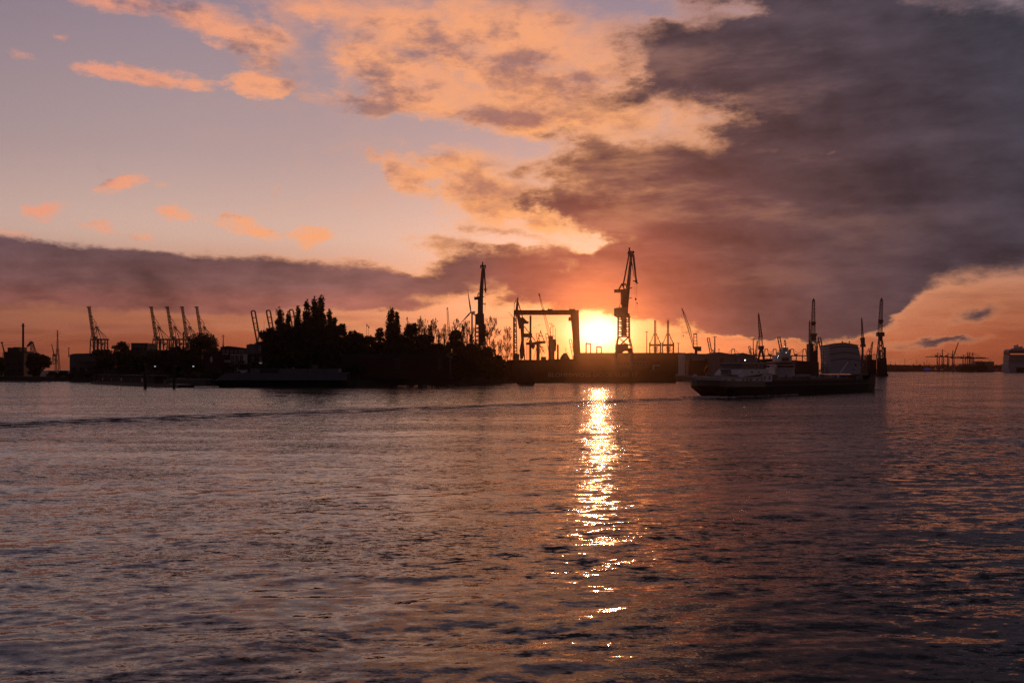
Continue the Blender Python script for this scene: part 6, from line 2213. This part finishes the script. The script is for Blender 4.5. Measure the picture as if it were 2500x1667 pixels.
# tank deck: trunk, pipes, vents, railings, crane
MB().box(35, 92, -3.6, 3.6, Zd - .3, Zd + .55).build_local('tank_trunk', STEEL_RED, tk)
pp = MB()
for y in (-2.4, -1.2, 1.2):
    pp.tube((36, y, Zd + .95), (90, y, Zd + .95), 0.16, 0.16, 6)
for s in range(38, 92, 6):
    pp.bar((s, -2.8, Zd + .55), (s, -2.8, Zd + 1.0), 0.14)
    pp.bar((s, -2.8, Zd + .8), (s, 1.6, Zd + .8), 0.12)
pp.build_local('cargo_pipe', DARKSTEEL, tk)
for s, h in ((36, 1.0), (44, 1.4), (52, 0.9), (61, 1.5), (70, 1.0), (79, 1.3), (88, 1.0)):
    MB().tube((s, -3.0, Zd + .5), (s, -3.0, Zd + .5 + h), 0.28, 0.22, 8).build_local('vent', GREYP, tk)
MB().box(60, 64.5, -3.2, 3.2, Zd + .55, Zd + 1.55).build_local('manifold', STEEL_GREY, tk)
ra = MB()
for y in (-HW + .35, HW - .35):
    for s in range(34, 96, 3):
        ra.bar((s, y, Zd - .2), (s, y, sheer(s) + 0.95), 0.06)
    for h in (0.5, 0.95):
        ra.bar((34, y, Zd + h), (95, y, Zd + h + .05), 0.05)
ra.build_local('railing', GREYP, tk)
cr_ = MB().bar((72, -1, Zd + .5), (72, -1, Zd + 2.0), 0.5)
cr_.bar((72, -1, Zd + 1.9), (82.5, -1, Zd + 1.35), 0.3)
cr_.build_local('hose_crane', GREYP, tk)
MB().bar((88, 0.6, Zd + .9), (96.5, 0.6, Zd + 6.2), 0.26).build_local('folding_mast', WHITEP, tk)
fo = MB().box(95, 101, -3, 3, Zd - .2, Zd + 1.5)
fo.box(101.5, 103.5, -1, 1, Zd, Zd + 1.9)
fo.build_local('forecastle', DARKSTEEL, tk)
bw = MB()
for (s0, w0), (s1, w1) in zip(((95, 0.97), (101, 0.84), (105, 0.62), (107.6, 0.34)), ((101, 0.84), (105, 0.62), (107.6, 0.34), (108.8, 0.06))):
    for y in (-1, 1):
        s0_, s1_ = s0 / 108.8 * LEN, s1 / 108.8 * LEN
        bw._add([(s0_, y * HW * w0, sheer(s0_) - .05), (s1_, y * HW * w1, sheer(s1_) - .05), (s1_ + .2, y * HW * w1, sheer(s1_) + 0.75), (s0_ + .2, y * HW * w0, sheer(s0_) + 0.6)], [(0, 1, 2, 3)])
bw.build_local('bow_bulwark', HULL_DK, tk)

# ---- white water along the tanker
FOAM = mat('white_foam', (0.8, 0.78, 0.76), 0.6, var=0.3, scale=2.0)
gf = np.random.default_rng(17)
fc = []
ca_, sa_ = math.cos(ANG), math.sin(ANG)
for i in range(700):
    kind = gf.random()
    if kind < 0.5:         # turbulent water under the counter
        s = 4 - abs(gf.normal()) * 5.5
        t = gf.normal() * 3.0 - 2.0
        z = 0.05 + 0.22 * gf.random() * math.exp(s / 8 if s < 0 else 0)
    elif kind < 0.8:      # along the near side
        s = gf.uniform(0, 45)
        t = -HW - abs(gf.normal()) * 0.5
        z = 0.04 + 0.08 * gf.random()
    else:                  # bow wave
        s = LEN + gf.normal() * 1.4 - 0.5
        t = gf.normal() * 2.0 - 0.5
        z = 0.1 + 0.7 * gf.random()
    fc.append((S0.x + s * ca_ - t * sa_, S0.y + s * sa_ + t * ca_, z, 0.5, 0.5, 0.06))
fm = leaf_mesh('ship_foam', fc, 2200, 0.26, 21, FOAM)
tag(link_mesh('ship_foam', fm), 'broken white water at the stern and bow of the tanker', 'foam', kind='stuff')

# ---- moored barge in front of the wood
Y = 447
bg_ = thing('barge', (PX(688, Y), Y, -1), 'moored grey cargo barge with a raked bow below the poplars', 'barge')
x0, x1 = PX(523, Y), PX(850, Y)
Zb = PZ(911, Y)
lo = loft([[(x0 + 6, y, -1.2), (x0 - .5, y, PZ(931, Y)), (PX(558, Y), y, Zb), (x1, y, Zb), (x1, y, -1.2)] for y in (Y - 4.6, Y + 4.6)])
lo.build('hull', HULL_DK, bg_)
MB().prism([(PX(529, Y), PZ(929.5, Y)), (PX(558, Y), Zb + .03), (x1 + .05, Zb + .03), (x1 + .05, PZ(927.5, Y)), (PX(545, Y), PZ(927.8, Y))], Y - 4.72, Y - 4.58).build('topside', HULL_GR, bg_)
for a, b, t in ((616, 755.5, 899.5), (757, 830, 899.5)):
    MB().box(PX(a, Y), PX(b, Y), Y - 3.8, Y + 3.8, Zb, PZ(t, Y)).build('hatch_coaming', HULL_GR, bg_)
for a, b, t in ((640, 686, 901), (766, 778, 890), (788, 798, 902)):
    MB().box(PX(a, Y), PX(b, Y), Y - 3.95, Y - 3.0, Zb + .1, PZ(t, Y)).build('locker', DARKSTEEL if a == 640 else GREYP, bg_)
MB().box(PX(829, Y), PX(850, Y), Y - 4.4, Y + 4.4, Zb, PZ(909, Y)).build('stern_deck', HULL_GR, bg_)
an = MB().bar(P(592, 920.5, Y) + Vector((0, -4.8, 0)), P(592, 926, Y) + Vector((0, -4.8, 0)), 0.28)
an.bar(P(587, 924.5, Y) + Vector((0, -4.8, 0)), P(597, 924.5, Y) + Vector((0, -4.8, 0)), 0.4)
an.build('anchor', GREYP, bg_)
MB().bar(P(696, 899.5, Y), P(698, 890, Y), 0.2).build('davit', GREYP, bg_)
bo = MB()
for px in (565, 578, 604, 838, 846):
    bo.bar(P(px, 911, Y), P(px, 908, Y), 0.3)
bo.build('bollard', DARKSTEEL, bg_)

# ---- landing pontoon with a roof, left
pa, pb = Vector((PX(237, 549), 549, 0)), Vector((PX(455, 428), 428, 0))
pd = thing('landing_pontoon', (pa + pb) / 2, 'roofed landing pontoon lying in front of the left bank', 'pontoon')
L = (pb - pa).length
pang = math.atan2(pb.y - pa.y, pb.x - pa.x)
pd.rotation_euler = (0, 0, pang)
MB().box(-L / 2, L / 2, -3.5, 3.5, -0.6, 1.3).build_local('float', DARKSTEEL, pd)
MB().box(-L * .42, L * .26, -2.6, 2.6, 1.3, 4.3).build_local('shelter', TIMBER, pd)
MB().box(-L * .46, L * .30, -3.4, 3.4, 4.9, 5.15).build_local('roof', CONC, pd)
for i in range(12):
    x = -L * .44 + i * L * .066
    MB().bar((x, -3.1, 1.3), (x, -3.1, 4.9), 0.22).build_local('post', TIMBER, pd)
for i in range(5):
    x = -L * .36 + i * L * .12
    MB().box(x, x + 2.4, -2.68, -2.5, 2.0, 3.8).build_local('window', GLASSM if i != 3 else GREYP, pd)
MB().box(L * .33, L * .36, -2.0, -0.5, 1.3, 3.4).build_local('ticket_box', CONC, pd)
for px, top, y, lab in ((354.7, 892, 415, 'tall mooring pile in front of the landing pontoon'), (425, 896, 424, 'shorter mooring pile near the right end of the landing pontoon')):
    r = thing('mooring_pile', (PX(px, y), y, -1), lab, 'pile', 'mooring piles')
    MB().tube((PX(px, y), y, -1), (PX(px, y), y, PZ(top, y)), 0.62, 0.55, 10).build('shaft', TIMBER, r)
    MB().lathe((PX(px, y), y, PZ(top, y)), [(0.7, 0), (0.7, 0.3), (0.2, 0.8)], 10).build('cap', DARKSTEEL, r)
# small lit lamps and a parked van on the left bank
for px, py, y, lab in ((378.5, 895, 556, 'left one of two small lit lamps on the left bank'), (472, 895, 500, 'right one of two small lit lamps on the left bank')):
    r = thing('quay_lamp', (PX(px, y), y, 3), lab, 'lamp', 'lit quay lamps')
    MB().tube((PX(px, y), y, 3), (PX(px, y), y, PZ(py, y) + .1), 0.09, 0.07, 6).build('post', DARKSTEEL, r)
    MB().box(PX(px, y) - .38, PX(px, y) + .38, y - .2, y + .2, PZ(py, y), PZ(py, y) + .35).build('lamp_head', emat('quay_lamp_glow', (0.9, 0.92, 1.0), 0.7), r)

# ================================================================== evening haze over the river
hz = MB().box(-13000, 13000, -12500, 13000, -4, 128).build('haze', STEEL)
hz.data.materials.clear()
hm = bpy.data.materials.new('evening_haze')
hm.use_nodes = True
ht = hm.node_tree
ht.nodes.clear()
ho = ht.nodes.new('ShaderNodeOutputMaterial')
hv = ht.nodes.new('ShaderNodeVolumePrincipled')
hv.inputs['Color'].default_value = (0.97, 0.62, 0.45, 1)
hv.inputs['Density'].default_value = 0.000045
hv.inputs['Anisotropy'].default_value = 0.955
ht.links.new(hv.outputs[0], ho.inputs['Volume'])
hz.data.materials.append(hm)
hz['kind'] = 'stuff'
hz['label'] = 'thin warm evening haze over the whole harbour'
